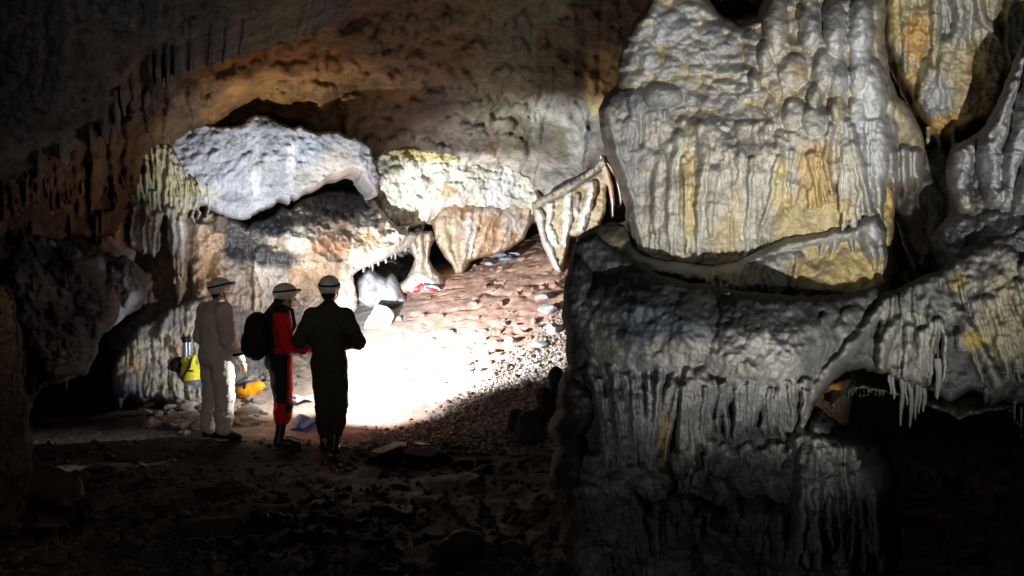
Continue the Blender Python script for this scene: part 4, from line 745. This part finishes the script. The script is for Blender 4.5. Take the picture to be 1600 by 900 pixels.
    hm = sdf_obj('helmet', he, .007, HELM, t, cut=cut, fn=vent)
    n = 48; V = []; Fc = []
    for i in range(n):
        a = i*2*math.pi/n; 
        for dr, dz in ((-.004, -.011), (.0035, -.010), (.0035, .010), (-.004, .011)):
            z = .064+.020*math.sin(a)+dz; sc = math.sqrt(max(.05, 1-((z-.045)/.112)**2))
            V.append(hp((.108*sc+dr)*math.cos(a), -.005+(.132*sc+dr)*math.sin(a), z))
    for i in range(n):
        for j in range(4):
            Fc.append((i*4+j, ((i+1) % n)*4+j, ((i+1) % n)*4+(j+1) % 4, i*4+(j+1) % 4))
    mesh_obj('lamp_strap', V, Fc, strapcol, hm)
    lp = SDF(); lp.box(hp(0, .134, .078), (.024, .014, .017), .007, hr); lp.cone(hp(0, .138, .078), hp(0, .152, .078), .015, .016, k=.006)
    lo_ = sdf_obj('headlamp', lp, .004, GREYP, hm); le = SDF(); le.ell(hp(0, .154, .078), (.014, .008, .014), hr); sdf_obj('lamp_lens', le, .003, LENS if lit else LENSOFF, lo_)
    for sx in (-1, 1):
        cs = SDF(); cs.chain([(*hp(sx*.088, .03, .02), .006), (*hp(sx*.078, .035, -.05), .006), (*hp(sx*.03, .06, -.118), .006), (*hp(0, .068, -.124), .006)], k=.004); sdf_obj('chin_strap', cs, .004, STRAP, hm)
    return t, J
def foot_place(px, py, d=None):
    return on_ground(px, py, 9.5, 13)

def cloth_attr(name):
    m = mat(name, (1, 1, 1), .75, .2, .5, 35, .2); nt = m.node_tree; a = nt.nodes.new('ShaderNodeAttribute'); a.attribute_name = 'Col'
    v = [n for n in nt.nodes if n.type == 'VECT_MATH'][0]; nt.links.new(a.outputs['Color'], v.inputs[0]); return m
TWOTONE = cloth_attr('red_and_navy_coverall_cloth')
def red_tone(x, y, z):
    c = np.tile(np.array([.62, .014, .012]), (len(x), 1)); nv = np.array([.016, .018, .026])
    m = ((z < 1.0) & (z > .50) & (y < .045)) | ((z > 1.0) & (z < 1.5) & (np.abs(x) < .15) & (y < -.02)) | ((z < .50) & (z > .40) & (y > .03)) | (z > 1.455) | ((z > .98) & (z < 1.03))
    c[m] = nv; return c
# left caver, pale coverall, seen from behind at an angle, looking right
pA = foot_place(338, 690)
hA = 1.69
A, JA = build_person(pA, math.radians(-42), hA, dict(haR=(.20, .17, .89), elR=(.27, -.03, 1.12), haL=(-.22, .2, .95), hdR=(.0, .35, -.9), knR=(.12, .03, .49), knL=(-.11, .03, .49), anR=(.13, 0, .09), anL=(-.14, -.02, .09), toR=(.17, .17, .035), toL=(-.16, .16, .035), head=(.01, .05, 1.635)),
  'person in baggy pale coverall with lit headlamp, hands lowered, beside the yellow dry bag', WSUIT, BLACKR, lit=True, bulk=1.22, head_yaw=math.radians(-34), head_pitch=.08, boot_h=.16, seed=3)
# middle caver, red and black coverall, profile to the right
pB = foot_place(437, 702)
B, JB = build_person(pB, math.radians(-68), 1.70, dict(haR=(.14, .34, 1.08), elR=(.23, .03, 1.10), haL=(-.12, .36, 1.10), elL=(-.22, .06, 1.12), hdR=(-.35, .9, .0), hdL=(.3, .9, 0), knR=(.09, .03, .48), knL=(-.08, .05, .48), anR=(.09, -.02, .09), anL=(-.08, .02, .09), toR=(.10, .18, .035), toL=(-.08, .22, .035), head=(0, .06, 1.62)),
  'person in a red and black coverall with rubber boots, middle of the three, facing right', TWOTONE, BLACKR, bulk=1.04, head_yaw=0, head_pitch=-.05, boot_h=.34, hairlen=.10, tone=red_tone, seed=5)
# right caver, dark coverall, back to the camera
pC = foot_place(514, 714)
C_, JC = build_person(pC, math.radians(4), 1.82, dict(haR=(.08, .26, 1.10), elR=(.29, -.03, 1.13), haL=(-.08, .30, 1.12), elL=(-.29, -.03, 1.14), shR=(.165, -.03, 1.385), shL=(-.165, -.03, 1.385), hdR=(-.5, .8, .1), hdL=(.4, .85, .1), hipR=(.08,0,.92), hipL=(-.075,0,.92), knR=(.10, .04, .49), knL=(-.05, .0, .49), anR=(.05, -.04, .09), anL=(-.05, .14, .09), toR=(.07, .14, .035), toL=(-.09, .30, .035)),
  'person in a dark coverall seen from behind, rightmost of the three, elbows out', DSUIT, BLACKR, bulk=.94, head_yaw=0, head_pitch=.02, boot_h=.26, seed=9)
# knee patches and dark side panels of the red suit
def local(o, p): return o.matrix_basis @ Vector(p)
# ------------------------------------------------------------------ gear
def at_person(t, p): return (Matrix.Translation(t.location) @ Matrix.Rotation(t.rotation_euler.z, 4, 'Z')) @ Vector(p)
# torch in the right caver's hands
hc = at_person(C_, (0, .40, 1.13))
tor = empty('hand_torch', hc, 0, label='black hand torch held in front of the dark coverall, shining on the slope', cat='torch')
TORCH_TIP = hc+Vector((.05, .30, .02))
q = SDF(); q.cone((0, -.02, 0), (.02, .12, 0), .018, .018, k=.005); q.cone((.02, .12, 0), (.03, .19, 0), .024, .036, k=.005); sdf_obj('torch_body', q, .004, BLACKR, tor)
q = SDF(); q.ell((.032, .222, 0), (.030, .010, .030)); sdf_obj('torch_lens', q, .003, LENS, tor)
# sheet of paper held by the middle caver
V = []; Fc = []
for i in range(13):
    for j in range(9):
        V.append((-.10+.20*j/8, -.14+.28*i/12, .015*math.sin(j*.5)+.01*math.sin(i*.6)))
for i in range(12):
    for j in range(8): k = i*9+j; Fc.append((k, k+1, k+10, k+9))
PAPER = mat('white_paper', (.78,.77,.72), .8, .2, .05, 30, .04)
pp = mesh_obj('paper_sheet', V, Fc, PAPER, label='white sheet of paper held open in front of the red coverall', cat='paper')
so_ = pp.modifiers.new('thickness', 'SOLIDIFY'); so_.thickness = .002
pp.location = at_person(B, (.02, .47, 1.09)); pp.rotation_euler = (.5, .15, B.rotation_euler.z+.3)
# backpack worn by the middle caver
bp = empty('backpack', at_person(B, (0, 0, 0)), B.rotation_euler.z, label='bulging black backpack on the back of the red coverall', cat='backpack')
q = SDF(); q.ell((.01, -.235, 1.16), (.165, .135, .235), k=.05); q.ell((0, -.22, 1.30), (.13, .10, .11), k=.06); q.ell((0, -.33, 1.08), (.11, .06, .11), k=.04)
sdf_obj('pack_body', q, .010, BAGB, bp, fn=lambda x, y, z: -.010*fbm(x, y, z, o=3, s=11, seed=4, ridge=True))
for sx in (-1, 1):
    q = SDF(); q.chain([(sx*.10, -.16, 1.36, .018), (sx*.13, -.04, 1.50, .018), (sx*.14, .10, 1.44, .018), (sx*.15, .13, 1.28, .016), (sx*.17, .04, 1.12, .014), (sx*.13, -.14, 1.05, .014)], k=.01)
    sdf_obj('shoulder_strap', q, .006, STRAP, bp)
q = SDF(); q.chain([(-.02, -.33, 1.00, .012), (-.03, -.42, .985, .012), (-.03, -.46, .98, .016)], k=.01); sdf_obj('loose_strap', q, .005, STRAP, bp)

YELLOW = mat('yellow_tarpaulin', (.72,.70,.02), .4, .5, .25, 22, .12); ORANGE = mat('orange_cloth', (.80,.36,.01), .6, .3, .4, 25, .15)
BGREY = mat('blue_grey_tarpaulin', (.11,.13,.17), .5, .4, .3, 25, .3); BLUEC = mat('blue_cloth', (.02,.06,.35), .6, .3, .3, 25, .2); SILV = mat('brushed_metal', (.40,.46,.62), .35, .5, .05, 50, .1, metal=.6)
BPACK = mat('faded_blue_cloth', (.24,.31,.50), .75, .2, .5, 28, .25)
# yellow dry bag leaning on the flowstone
pb = on_ground(300, 628, 10, 14)+Vector((0, 0, .06)); pb = P(300, 614, pb.y)
db = empty('dry_bag', pb, 0, label='upright bright yellow dry bag with blue grey bottom and black strap, beside the flowstone', cat='dry bag')
crease = lambda x, y, z: -.010*fbm(x, y, z, o=3, s=9, seed=7, ridge=True)
q = SDF(); q.cone((0, 0, .10), (-.01, 0, .22), .125, .115, k=.04); q.cone((-.01, 0, .22), (-.045, 0, .36), .105, .070, k=.05); q.ell((-.05, 0, .38), (.075, .045, .04), k=.03)
sdf_obj('bag_body', q, .008, YELLOW, db, fn=crease)
q = SDF(); q.cone((0, 0, .045), (0, 0, .105), .122, .132, k=.03); sdf_obj('bag_bottom', q, .008, BGREY, db, fn=crease)
q = SDF(); q.chain([(-.10, -.10, .06, .014), (-.07, -.125, .20, .016), (.0, -.11, .32, .014), (.015, -.08, .41, .012)], k=.02); sdf_obj('strap', q, .005, STRAP, db)
q = SDF(); q.box((.02, -.122, .27), (.030, .012, .010), .004); sdf_obj('buckle', q, .004, STRAP, db)
q = SDF(); q.chain([(.01, -.05, .36, .03), (.035, -.03, .43, .02), (.03, 0, .40, .03)], k=.02); sdf_obj('rolled_top', q, .006, YELLOW, db)
# folded tripod standing in the bag
tp_ = empty('tripod', pb+Vector((-.07, .02, .20)), 0, label='folded silver and black tripod sticking out of the yellow dry bag', cat='tripod')
for i, (a, b_) in enumerate(((-.035, 0), (0, -.03), (.035, 0))):
    q = SDF(); q.cone((a, b_, 0), (a*.9, b_, .42), .013, .014, k=.004); lg = sdf_obj('leg', q, .004, SILV, tp_)
    q = SDF(); q.box((a*.9, b_, .425), (.021, .021, .03), .006); sdf_obj('leg_clamp', q, .004, BLACKR, lg)
q = SDF(); q.box((0, -.01, .445), (.055, .03, .02), .008); q.cone((-.03, 0, .44), (-.035, 0, .49), .014, .016, k=.01); q.cone((.03, 0, .44), (.03, 0, .48), .014, .014, k=.01); sdf_obj('tripod_head', q, .005, BLACKR, tp_)
# black pack leaning beside it
pk = empty('backpack', P(277, 606, pb.y+.05), 0, label='black backpack slumped against the flowstone, left of the yellow dry bag', cat='backpack')
q = SDF(); q.ell((0, 0, .15), (.12, .11, .20), k=.04); q.ell((-.02, -.06, .08), (.09, .06, .08), k=.04); q.ell((.03, 0, .30), (.07, .07, .06), k=.04)
sdf_obj('pack_body', q, .010, BAGB, pk, fn=crease)
q = SDF(); q.chain([(-.06, -.09, .26, .012), (-.11, -.13, .14, .012), (-.07, -.12, .04, .012)], k=.01); sdf_obj('shoulder_strap', q, .005, STRAP, pk)
# orange pouch
po = on_ground(392, 622, 10, 15); po = P(391, 620, po.y)
ob = empty('pouch', po, 0, label='soft orange pouch with blue rim and black buckle on the rubble', cat='pouch')
q = SDF(); q.ell((-.03, 0, .085), (.12, .09, .085), (0, -.15, 0), k=.04); q.ell((.09, 0, .12), (.075, .07, .06), (0, -.2, 0), k=.05); q.ell((-.08, 0, .06), (.08, .08, .06), k=.04)
sdf_obj('pouch_body', q, .007, ORANGE, ob, fn=crease)
q = SDF(); q.chain([(-.12, -.04, .15, .012), (-.05, -.05, .175, .012), (.03, -.04, .19, .010)], k=.01); sdf_obj('rim', q, .005, BLUEC, ob)
q = SDF(); q.box((-.045, -.085, .13), (.014, .012, .045), .004); q.box((-.045, -.09, .165), (.03, .012, .010), .004); sdf_obj('buckle', q, .004, STRAP, ob)
# faded blue bag lying by the torch
pq = on_ground(480, 672, 10, 13); pq = P(480, 671, pq.y)
fb = empty('shoulder_bag', pq, 0, label='faded blue shoulder bag lying on the bright mud between two cavers', cat='bag')
q = SDF(); q.box((-.04, 0, .075), (.075, .085, .07), .03, (0, .35, .3), k=.03); q.box((.06, 0, .07), (.12, .09, .035), .02, (0, -.45, .2), k=.03); q.ell((.12, 0, .10), (.07, .07, .03), (0, -.5, 0), k=.03)
sdf_obj('bag_body', q, .007, BPACK, fb, fn=crease)
q = SDF(); q.chain([(-.16, -.05, .01, .010), (-.08, -.09, .02, .010), (0, -.11, .02, .010), (.10, -.09, .08, .010), (.18, -.04, .13, .008)], k=.01); sdf_obj('strap', q, .005, BLUEC, fb)
q = SDF(); q.chain([(.13, .02, .12, .008), (.22, .02, .15, .007), (.30, .02, .17, .007)], k=.004); o = sdf_obj('rod', q, .004, STRAP, None, label='thin black rod leaning on the faded blue bag', cat='rod'); o.location = pq+Vector((.05, 0, -.03))
# papers on the mud
pz = on_ground(476, 626, 10, 14)
PRINT = mat('printed_plastic_sheet', (.45,.52,.70), .4, .4, .1, 60, .5)
V = []; Fc = []
for i in range(9):
    for j in range(13):
        x = -.11+.22*j/12; y = -.12+.24*i/8; V.append((x+.02*math.sin(y*30), y+.02*math.sin(x*25), .03+.03*math.sin(x*26+y*9)*math.cos(y*21)))
for i in range(8):
    for j in range(12): k = i*13+j; Fc.append((k, k+1, k+14, k+13))
o = mesh_obj('plastic_sleeve', V, Fc, PRINT, label='crumpled bluish plastic sleeve on the bright mud, behind the faded blue bag', cat='plastic sleeve'); o.location = pz; o.rotation_euler = (.18, 0, .3); so_ = o.modifiers.new('t', 'SOLIDIFY'); so_.thickness = .003

# ------------------------------------------------------------------ loose rocks
def sharpen(o):
    o.data.set_sharp_from_angle(angle=math.radians(24)); return o
def rock_data(seed, sub=4, flat=1.0, cuts=11, rough=.05):
    import bmesh
    bm = bmesh.new(); bmesh.ops.create_icosphere(bm, subdivisions=sub, radius=1); D = np.array([v.co[:] for v in bm.verts]); Fs = np.array([[v.index for v in f.verts] for f in bm.faces]); bm.free()
    r_ = np.random.default_rng(seed); n = r_.normal(size=(cuts, 3)); n /= np.linalg.norm(n, axis=1)[:, None]; d = r_.uniform(.62, .98, cuts)
    dot = D @ n.T; rad = np.where(dot > .05, d/np.clip(dot, .05, None), 9).min(1); rad = np.minimum(rad, 1.15)
    V = D*rad[:, None]; V = V*(1+rough*fbm(V[:, 0], V[:, 1], V[:, 2], o=4, s=2.3, seed=seed)+rough*.4*fbm(V[:, 0], V[:, 1], V[:, 2], o=3, s=9, seed=seed+2))[:, None]
    V[:, 2] *= flat; V[:, :2] *= r_.uniform(.8, 1.2, 2); return V, Fs
def rock(name, loc, size, seed, colr, label, cat='rock', flat=.8, sink=.25, sub=4, group=None, mtl=None, rough=.05, cuts=11, rot=None):
    V, Fs = rock_data(seed, sub, flat, cuts, rough); V = V*np.array(size)
    n = fbm(V[:, 0], V[:, 1], V[:, 2], o=4, s=5/np.mean(size)*.3, seed=seed); c = np.array(colr)[None]*(1+.3*n[:, None])
    o = mesh_obj(name, V, Fs, mtl or M_STONE, col=c, label=label, cat=cat, group=group); sharpen(o); o.location = Vector(loc)+Vector((0, 0, np.mean(size)*flat*(1-sink)-.0)); o.rotation_euler = rot or (0, 0, seed*1.3)
    return o
g = on_ground(591, 512, 11, 17)
rock('boulder', g, (.17,.16,.17), 12, (.66,.60,.54), 'white angular boulder at the left edge of the mud slope', 'boulder', .95)
g = on_ground(576, 512, 11, 17); rock('rock', g, (.07,.07,.07), 13, (.6,.56,.5), 'small pale rock touching the left of the white boulder', sub=3)
g = on_ground(72, 792, 6, 10); rock('boulder', g, (.24,.22,.24), 14, (.50,.41,.28), 'smooth pale tan boulder on the floor at the lower left', 'boulder', .8, .2, rot=(0, .35, .4), rough=.02, cuts=6)
for i, (px, py, sx, sy, sz, c_, lab) in enumerate([(865,522,.17,.15,.17,(.60,.58,.56),'white rock wedged against the dark terrace at the top of the gravel'),(842,545,.13,.12,.09,(.36,.37,.40),'grey rock below the white rock wedged against the terrace'),(797,535,.10,.09,.06,(.50,.50,.50),'pale flat stone half sunk in the upper right of the mud slope'),
     (768,552,.10,.07,.04,(.42,.40,.37),'small tan slab left of the pale flat stone on the slope'),(788,508,.07,.07,.05,(.45,.42,.38),'small stone above the pale flat stone on the slope'),(866,448,.10,.09,.10,(.40,.22,.15),'reddish mud lump at the top right of the slope'),(848,470,.12,.10,.07,(.36,.33,.32),'grey stone in the reddish mud near the terrace'),
     (730,615,.05,.04,.03,(.30,.29,.30),'lone dark pebble on the bright part of the slope'),(640,424,.12,.10,.06,(.30,.31,.35),'flat grey stone at the foot of the stalagmite pillar'),(856,490,.15,.12,.12,(.34,.33,.33),'rough grey rock above the white rock wedged against the terrace'),(820,605,.12,.10,.08,(.36,.34,.31),'grey stone in the gravel left of the dark stalagmites'),(700,402,.10,.08,.05,(.33,.33,.36),'flat stone under the tip of the orange rock curtain')]):
    g = on_ground(px, py, 10, 18); rock('rock', g, (sx*.75, sy*.75, sz*.75), 30+i, c_, lab, sub=3, sink=.4)
for i, (px, py, s_, c_) in enumerate([(776,400,.16,(.30,.34,.44)),(790,406,.12,(.34,.38,.48)),(803,398,.12,(.28,.30,.36)),(765,412,.09,(.34,.35,.40))]):
    g = on_ground(px, py+4, 13, 19); rock('rock', g, (s_, s_*.8, s_*.4), 60+i, c_, ['large bluish stone at the head of the mud slope','middle bluish stone at the head of the mud slope','rightmost bluish stone at the head of the mud slope','small bluish stone left of the others at the head of the slope'][i], sub=3, sink=.3)
# dark stalagmites beside the terrace
for i, (px, py, H_, r_, lab) in enumerate([(868,640,88,9,'tallest dark stalagmite stump beside the terrace edge'),(850,655,62,9,'second dark stalagmite stump, left of the tallest one'),(806,672,36,8,'short dark stalagmite stump alone in the gravel'),(828,678,26,16,'low wide dark stump between the stalagmites')]):
    g = on_ground(px, py, 8, 14); d = g.y; q = SDF(); R_ = r_*d/F; HH = H_*.75*d/F
    q.chain([(0, 0, -.05, R_*2.0), (0, 0, HH*.25, R_*1.3), (.01, 0, HH*.6, R_), (.0, 0, HH*.82, R_*1.05), (0, 0, HH-R_*.8, R_*.75)], k=.03)
    o = sdf_obj('stalagmite', q, .012, M_DARK, None, fn=lambda x, y, z: -.03*fbm(x, y, z*.5, o=4, s=12, seed=i+2, ridge=True), col=(.07,.072,.078), label=lab, cat='stalagmite', group='dark stalagmites beside the terrace'); o.location = g
# rubble under the bags
protos = []
for k in range(7):
    V, Fs = rock_data(200+k, 3, .65, 9, .04); cc = np.tile(np.array([(.42,.36,.29),(.36,.33,.30),(.46,.38,.30),(.28,.26,.25),(.50,.44,.36),(.33,.30,.27),(.40,.30,.22)][k]), (len(V), 1))
    me = mesh_obj('rubble_stone', V, Fs, M_STONE, col=cc, label='angular grey tan stone in the rubble heap around the dry bag and pouch', cat='stone', group='rubble stones'); protos.append(sharpen(me))
R = random.Random(17); cnt = 0
def drop(o, px, py, s, lo=10, hi=16):
    g = on_ground(px, py, lo, hi); o.location = g+Vector((0, 0, s*.25)); o.rotation_euler = (R.uniform(-.5, .5), R.uniform(-.5, .5), R.uniform(0, 6.3)); o.scale = (s, s*R.uniform(.7, 1.1), s*R.uniform(.6, 1.1))
spots = []
for i in range(150):
    if i < 95: px = R.uniform(262, 415); py = R.uniform(598, 672) if px < 330 else R.uniform(575, 668)
    elif i < 125: px = R.uniform(375, 480); py = R.uniform(556, 605)
    else: px = R.uniform(225, 330); py = R.uniform(620, 680)
    spots.append((px, py, R.uniform(.035, .10)))
spots += [(400, 575, .12), (385, 648, .13), (425, 590, .1), (350, 640, .12), (265, 615, .1), (300, 655, .1), (390, 600, .12), (408, 612, .10)]
for i, (px, py, s) in enumerate(spots):
    o = protos[i] if i < 7 else copy_tree(protos[i % 7]); drop(o, px, py, s)
# stones scattered over the upper mud
sp = []
for k in range(3):
    V, Fs = rock_data(300+k, 3, .6, 9, .05); cc = np.tile(np.array([(.40,.26,.19),(.34,.24,.19),(.44,.38,.33)][k]), (len(V), 1))
    sp.append(mesh_obj('mud_clod', V, Fs, M_STONE, col=cc, label='small reddish clod lying on the upper right mud slope', cat='clod', group='clods on the mud slope')); sharpen(sp[-1])
for i in range(120):
    o = sp[i] if i < 3 else copy_tree(sp[i % 3])
    t_ = R.random(); drop(o, R.uniform(730, 878) if t_ < .75 else R.uniform(600, 800), R.uniform(405, 590) if t_ < .75 else R.uniform(420, 600), R.uniform(.015, .055), 11, 18.5)
# foreground stones, dim
fp = []
for k in range(4):
    V, Fs = rock_data(400+k, 4, .5, 7, .09); cc = np.tile(np.array([(.11,.08,.06),(.08,.06,.045),(.14,.11,.08),(.06,.045,.035)][k]), (len(V), 1))
    fp.append(mesh_obj('floor_stone', V, Fs, M_STONE, col=cc, label='dim muddy stone on the dark foreground floor', cat='stone', group='stones on the foreground floor')); sharpen(fp[-1])
for i in range(50):
    o = fp[i] if i < 4 else copy_tree(fp[i % 4]); px = R.uniform(60, 870); py = R.uniform(705, 895); s = R.uniform(.03, .13)*(1.5 if R.random() < .1 else .8)
    if 400 < px < 560 and py < 745: px += 200
    drop(o, px, py, s, 5.5, 12); 
for i, (px, py, s, lab) in enumerate([(185,745,.20,'pale flat flake of rock on the dark floor right of the tan boulder'),(620,705,.14,'flat slab with a lit edge on the ridge, right of the dark coverall'),(660,702,.10,'small block beside the slab on the ridge')]):
    g = on_ground(px, py, 7, 12.5); rock('rock', g, (s, s*.6, s*.16), 500+i, (.42,.34,.24), lab, sub=3, flat=.9, sink=.1)
# gravel band: nobody could count it
def scatter(n, sampler, sizes, cols_, name, label):
    b = np.array([(1,0,0),(-1,0,0),(0,1,0),(0,-1,0),(0,0,.8),(0,0,-.6),(.6,.6,.35),(-.6,.55,.3),(.5,-.6,.3),(-.6,-.5,.4)])
    tri = np.array([(4,6,7),(4,7,9),(4,9,8),(4,8,6),(0,6,8),(2,7,6),(1,9,7),(3,8,9),(0,2,6),(2,1,7),(1,3,9),(3,0,8),(5,2,0),(5,1,2),(5,3,1),(5,0,3)])
    P_ = sampler(n); m = len(P_); s = rng.uniform(*sizes, m)**1.0; s = sizes[0]+(sizes[1]-sizes[0])*rng.random(m)**3
    a = rng.uniform(0, 6.28, m); ca, sa = np.cos(a), np.sin(a); bb = b[None]*(1+rng.uniform(-.3, .3, (m, len(b), 3)))*s[:, None, None]
    X = bb[..., 0]*ca[:, None]-bb[..., 1]*sa[:, None]; Y = bb[..., 0]*sa[:, None]+bb[..., 1]*ca[:, None]
    V = np.stack([X+P_[:, 0:1], Y+P_[:, 1:2], bb[..., 2]+P_[:, 2:3]+s[:, None]*.2], -1).reshape(-1, 3)
    F_ = (tri[None]+(np.arange(m)*len(b))[:, None, None]).reshape(-1, 3); cc = np.repeat(np.array(cols_)[rng.integers(0, len(cols_), m)], len(b), 0)
    return mesh_obj(name, V, F_, M_STONE, col=cc, smooth=False, label=label, cat='gravel', kind='stuff')
def smp(n):
    out = []
    px = rng.uniform(520, 885, n*3); py = rng.uniform(470, 700, n*3)
    lim = 700-(px-540)*.20; hi_ = np.interp(px, [520, 640, 760, 850, 885], [692, 676, 600, 520, 480]); keep = (py > hi_+rng.normal(0, 10, n*3)) & (py < np.interp(px, [520, 640, 760, 885], [698, 700, 706, 712])); px = px[keep][:n]; py = py[keep][:n]
    # march to the ground, vectorised
    d = np.linspace(10.2, 16, 160); x = d[None]*(px[:, None]-800)/F; z = CZ-d[None]*(py[:, None]-450)/F; yv = np.broadcast_to(d[None], x.shape)
    g = _gh(x, yv); k = (z < g).argmax(1); i = np.arange(len(px)); X = x[i, k]; Y = d[k]+rng.uniform(-.02, .02, len(px)); return np.stack([X, Y, ground_h(X, Y)], -1)
scatter(9000, smp, (.007, .035), [(.36,.34,.31),(.28,.26,.24),(.48,.45,.40),(.20,.18,.17),(.40,.28,.2)], 'gravel', 'grey gravel strewn along the foot of the mud slope')
def smp2(n):
    px = rng.uniform(0, 880, n); py = rng.uniform(690, 900, n); d = np.linspace(5, 13, 160); x = d[None]*(px[:, None]-800)/F; z = CZ-d[None]*(py[:, None]-450)/F; yv = np.broadcast_to(d[None], x.shape)
    g = _gh(x, yv); k = (z < g).argmax(1); i = np.arange(n); X = x[i, k]; Y = d[k]; return np.stack([X, Y, ground_h(X, Y)], -1)
scatter(3000, smp2, (.005, .05), [(.10,.075,.055),(.06,.045,.035),(.15,.12,.09)], 'floor_debris', 'dim stony debris over the dark foreground floor')
# red and white barrier tape in a heap
TR = mat('red_tape', (.65,.03,.03), .35, .5, .05, 30, .1); TW = mat('white_tape', (.75,.75,.78), .35, .5, .05, 30, .1); TB = mat('blue_grey_tape', (.2,.24,.38), .35, .5, .05, 30, .1)
g0 = on_ground(662, 458, 12, 18)
tape = empty('barrier_tape', g0, 0, label='heap of red and white barrier tape at the foot of the stalagmite pillar', cat='tape')
for nm, mt, sd_ in (('red_band', TR, 1), ('white_band', TW, 2), ('white_band', TW, 3), ('blue_band', TB, 4), ('red_band', TR, 6)):
    Rr = random.Random(sd_*5); V = []; Fc = []; n = 150; ph = [Rr.uniform(0, 6.3) for _ in range(6)]
    for i in range(n):
        t_ = i/n; x = .24*math.sin(t_*9+ph[0])*(.6+.4*math.sin(t_*23+ph[1])); y = .12*math.cos(t_*13+ph[2]); z = .02+.05*(1+math.sin(t_*31+ph[3]))*(1-abs(x)/.3)+(x+.0)*.10; w = .018; a = t_*17+ph[4]
        gg = Vector((x, y, z)); o1 = Vector((math.cos(a)*w, math.sin(a)*w*.4, math.sin(a*1.3)*w)); V += [tuple(gg+o1), tuple(gg-o1)]
        if i: k = 2*i; Fc.append((k-2, k-1, k+1, k))
    o = mesh_obj(nm, V, Fc, mt, tape); so_ = o.modifiers.new('t', 'SOLIDIFY'); so_.thickness = .001
#PART5
# ------------------------------------------------------------------ camera, world, lamps
cam = bpy.data.cameras.new('camera'); cam.sensor_width = 36; cam.lens = 36*F/1600; cam.clip_end = 200
co_ = bpy.data.objects.new('camera', cam); COL.objects.link(co_); co_.location = (0, 0, CZ); co_.rotation_euler = (math.pi/2, 0, 0); SC.camera = co_
wd = bpy.data.worlds.new('World'); SC.world = wd; wd.use_nodes = True
wd.node_tree.nodes['Background'].inputs[0].default_value = (.55, .6, .7, 1); wd.node_tree.nodes['Background'].inputs[1].default_value = .004
def spot(name, loc, tgt, watts, deg, blend=.6, color=(1, 1, 1), r=.03):
    l = bpy.data.lights.new(name, 'SPOT'); l.energy = watts; l.spot_size = math.radians(deg); l.spot_blend = blend; l.color = color; l.shadow_soft_size = r
    o = bpy.data.objects.new(name, l); COL.objects.link(o); o.location = loc
    o.rotation_euler = (Vector(tgt)-Vector(loc)).to_track_quat('-Z', 'Y').to_euler(); return o
WHITE = (.92, .96, 1); COOL = (.86, .92, 1)
lamp = TORCH_TIP
spot('hand_torch_beam', lamp, P(770, 500, 14.5), 1800, 92, .4, WHITE, .03)
spot('hand_torch_hot_spot', lamp, P(590, 605, 12.6), 260, 92, .6, WHITE, .03)
spot('hand_torch_side_glow', lamp, lamp+Vector((-.55, 1, -.25)), 170, 104, .5, WHITE, .03)
spot('hand_torch_spill', lamp, lamp+Vector((-.9, -.33, -.1)), 330, 60, .7, WHITE, .03)
hl = at_person(A, (0, 0, 0)); hl = JA['head']; hl = at_person(A, (hl.x+.12, hl.y+.22, hl.z+.10))
spot('left_caver_headlamp', hl, P(425, 300, 13), 300, 90, .6, (.9, .94, 1), .012)
spot('people_fill_spot', (-.7, .4, 1.9), P(420, 490, 11), 300, 22, 1.0, (1, .95, .88), .05)  # added fill that brightens the cavers, no headlamp there
spot('left_floor_fill_spot', (-1.0, .5, 1.6), P(90, 740, 8), 90, 24, 1.0, (1, .9, .75), .04)  # added fill that lifts the lower-left floor and boulder
spot('ceiling_fill_spot', (-1.5, 1.2, .8), P(480, 100, 12), 400, 32, 1.0, (1, .92, .80), .03)  # added warm fill raking the ceiling to bring out its relief
spot('camera_side_headlamp', (1.05, .4, .5), P(1200, 70, 7), 2500, 44, 1.0, (1, .98, .95), .03)
spot('camera_side_fill_lamp', (-1.3, .8, 1.3), P(1080, 510, 6), 118, 48, 1.0, (1, .98, .95), .06)
vs = SC.view_settings; vs.view_transform = 'Standard'; vs.look = 'None'; vs.gamma = 1; vs.exposure = 0
SC.cycles.max_bounces = 5; SC.cycles.diffuse_bounces = 4; SC.cycles.use_denoising = True
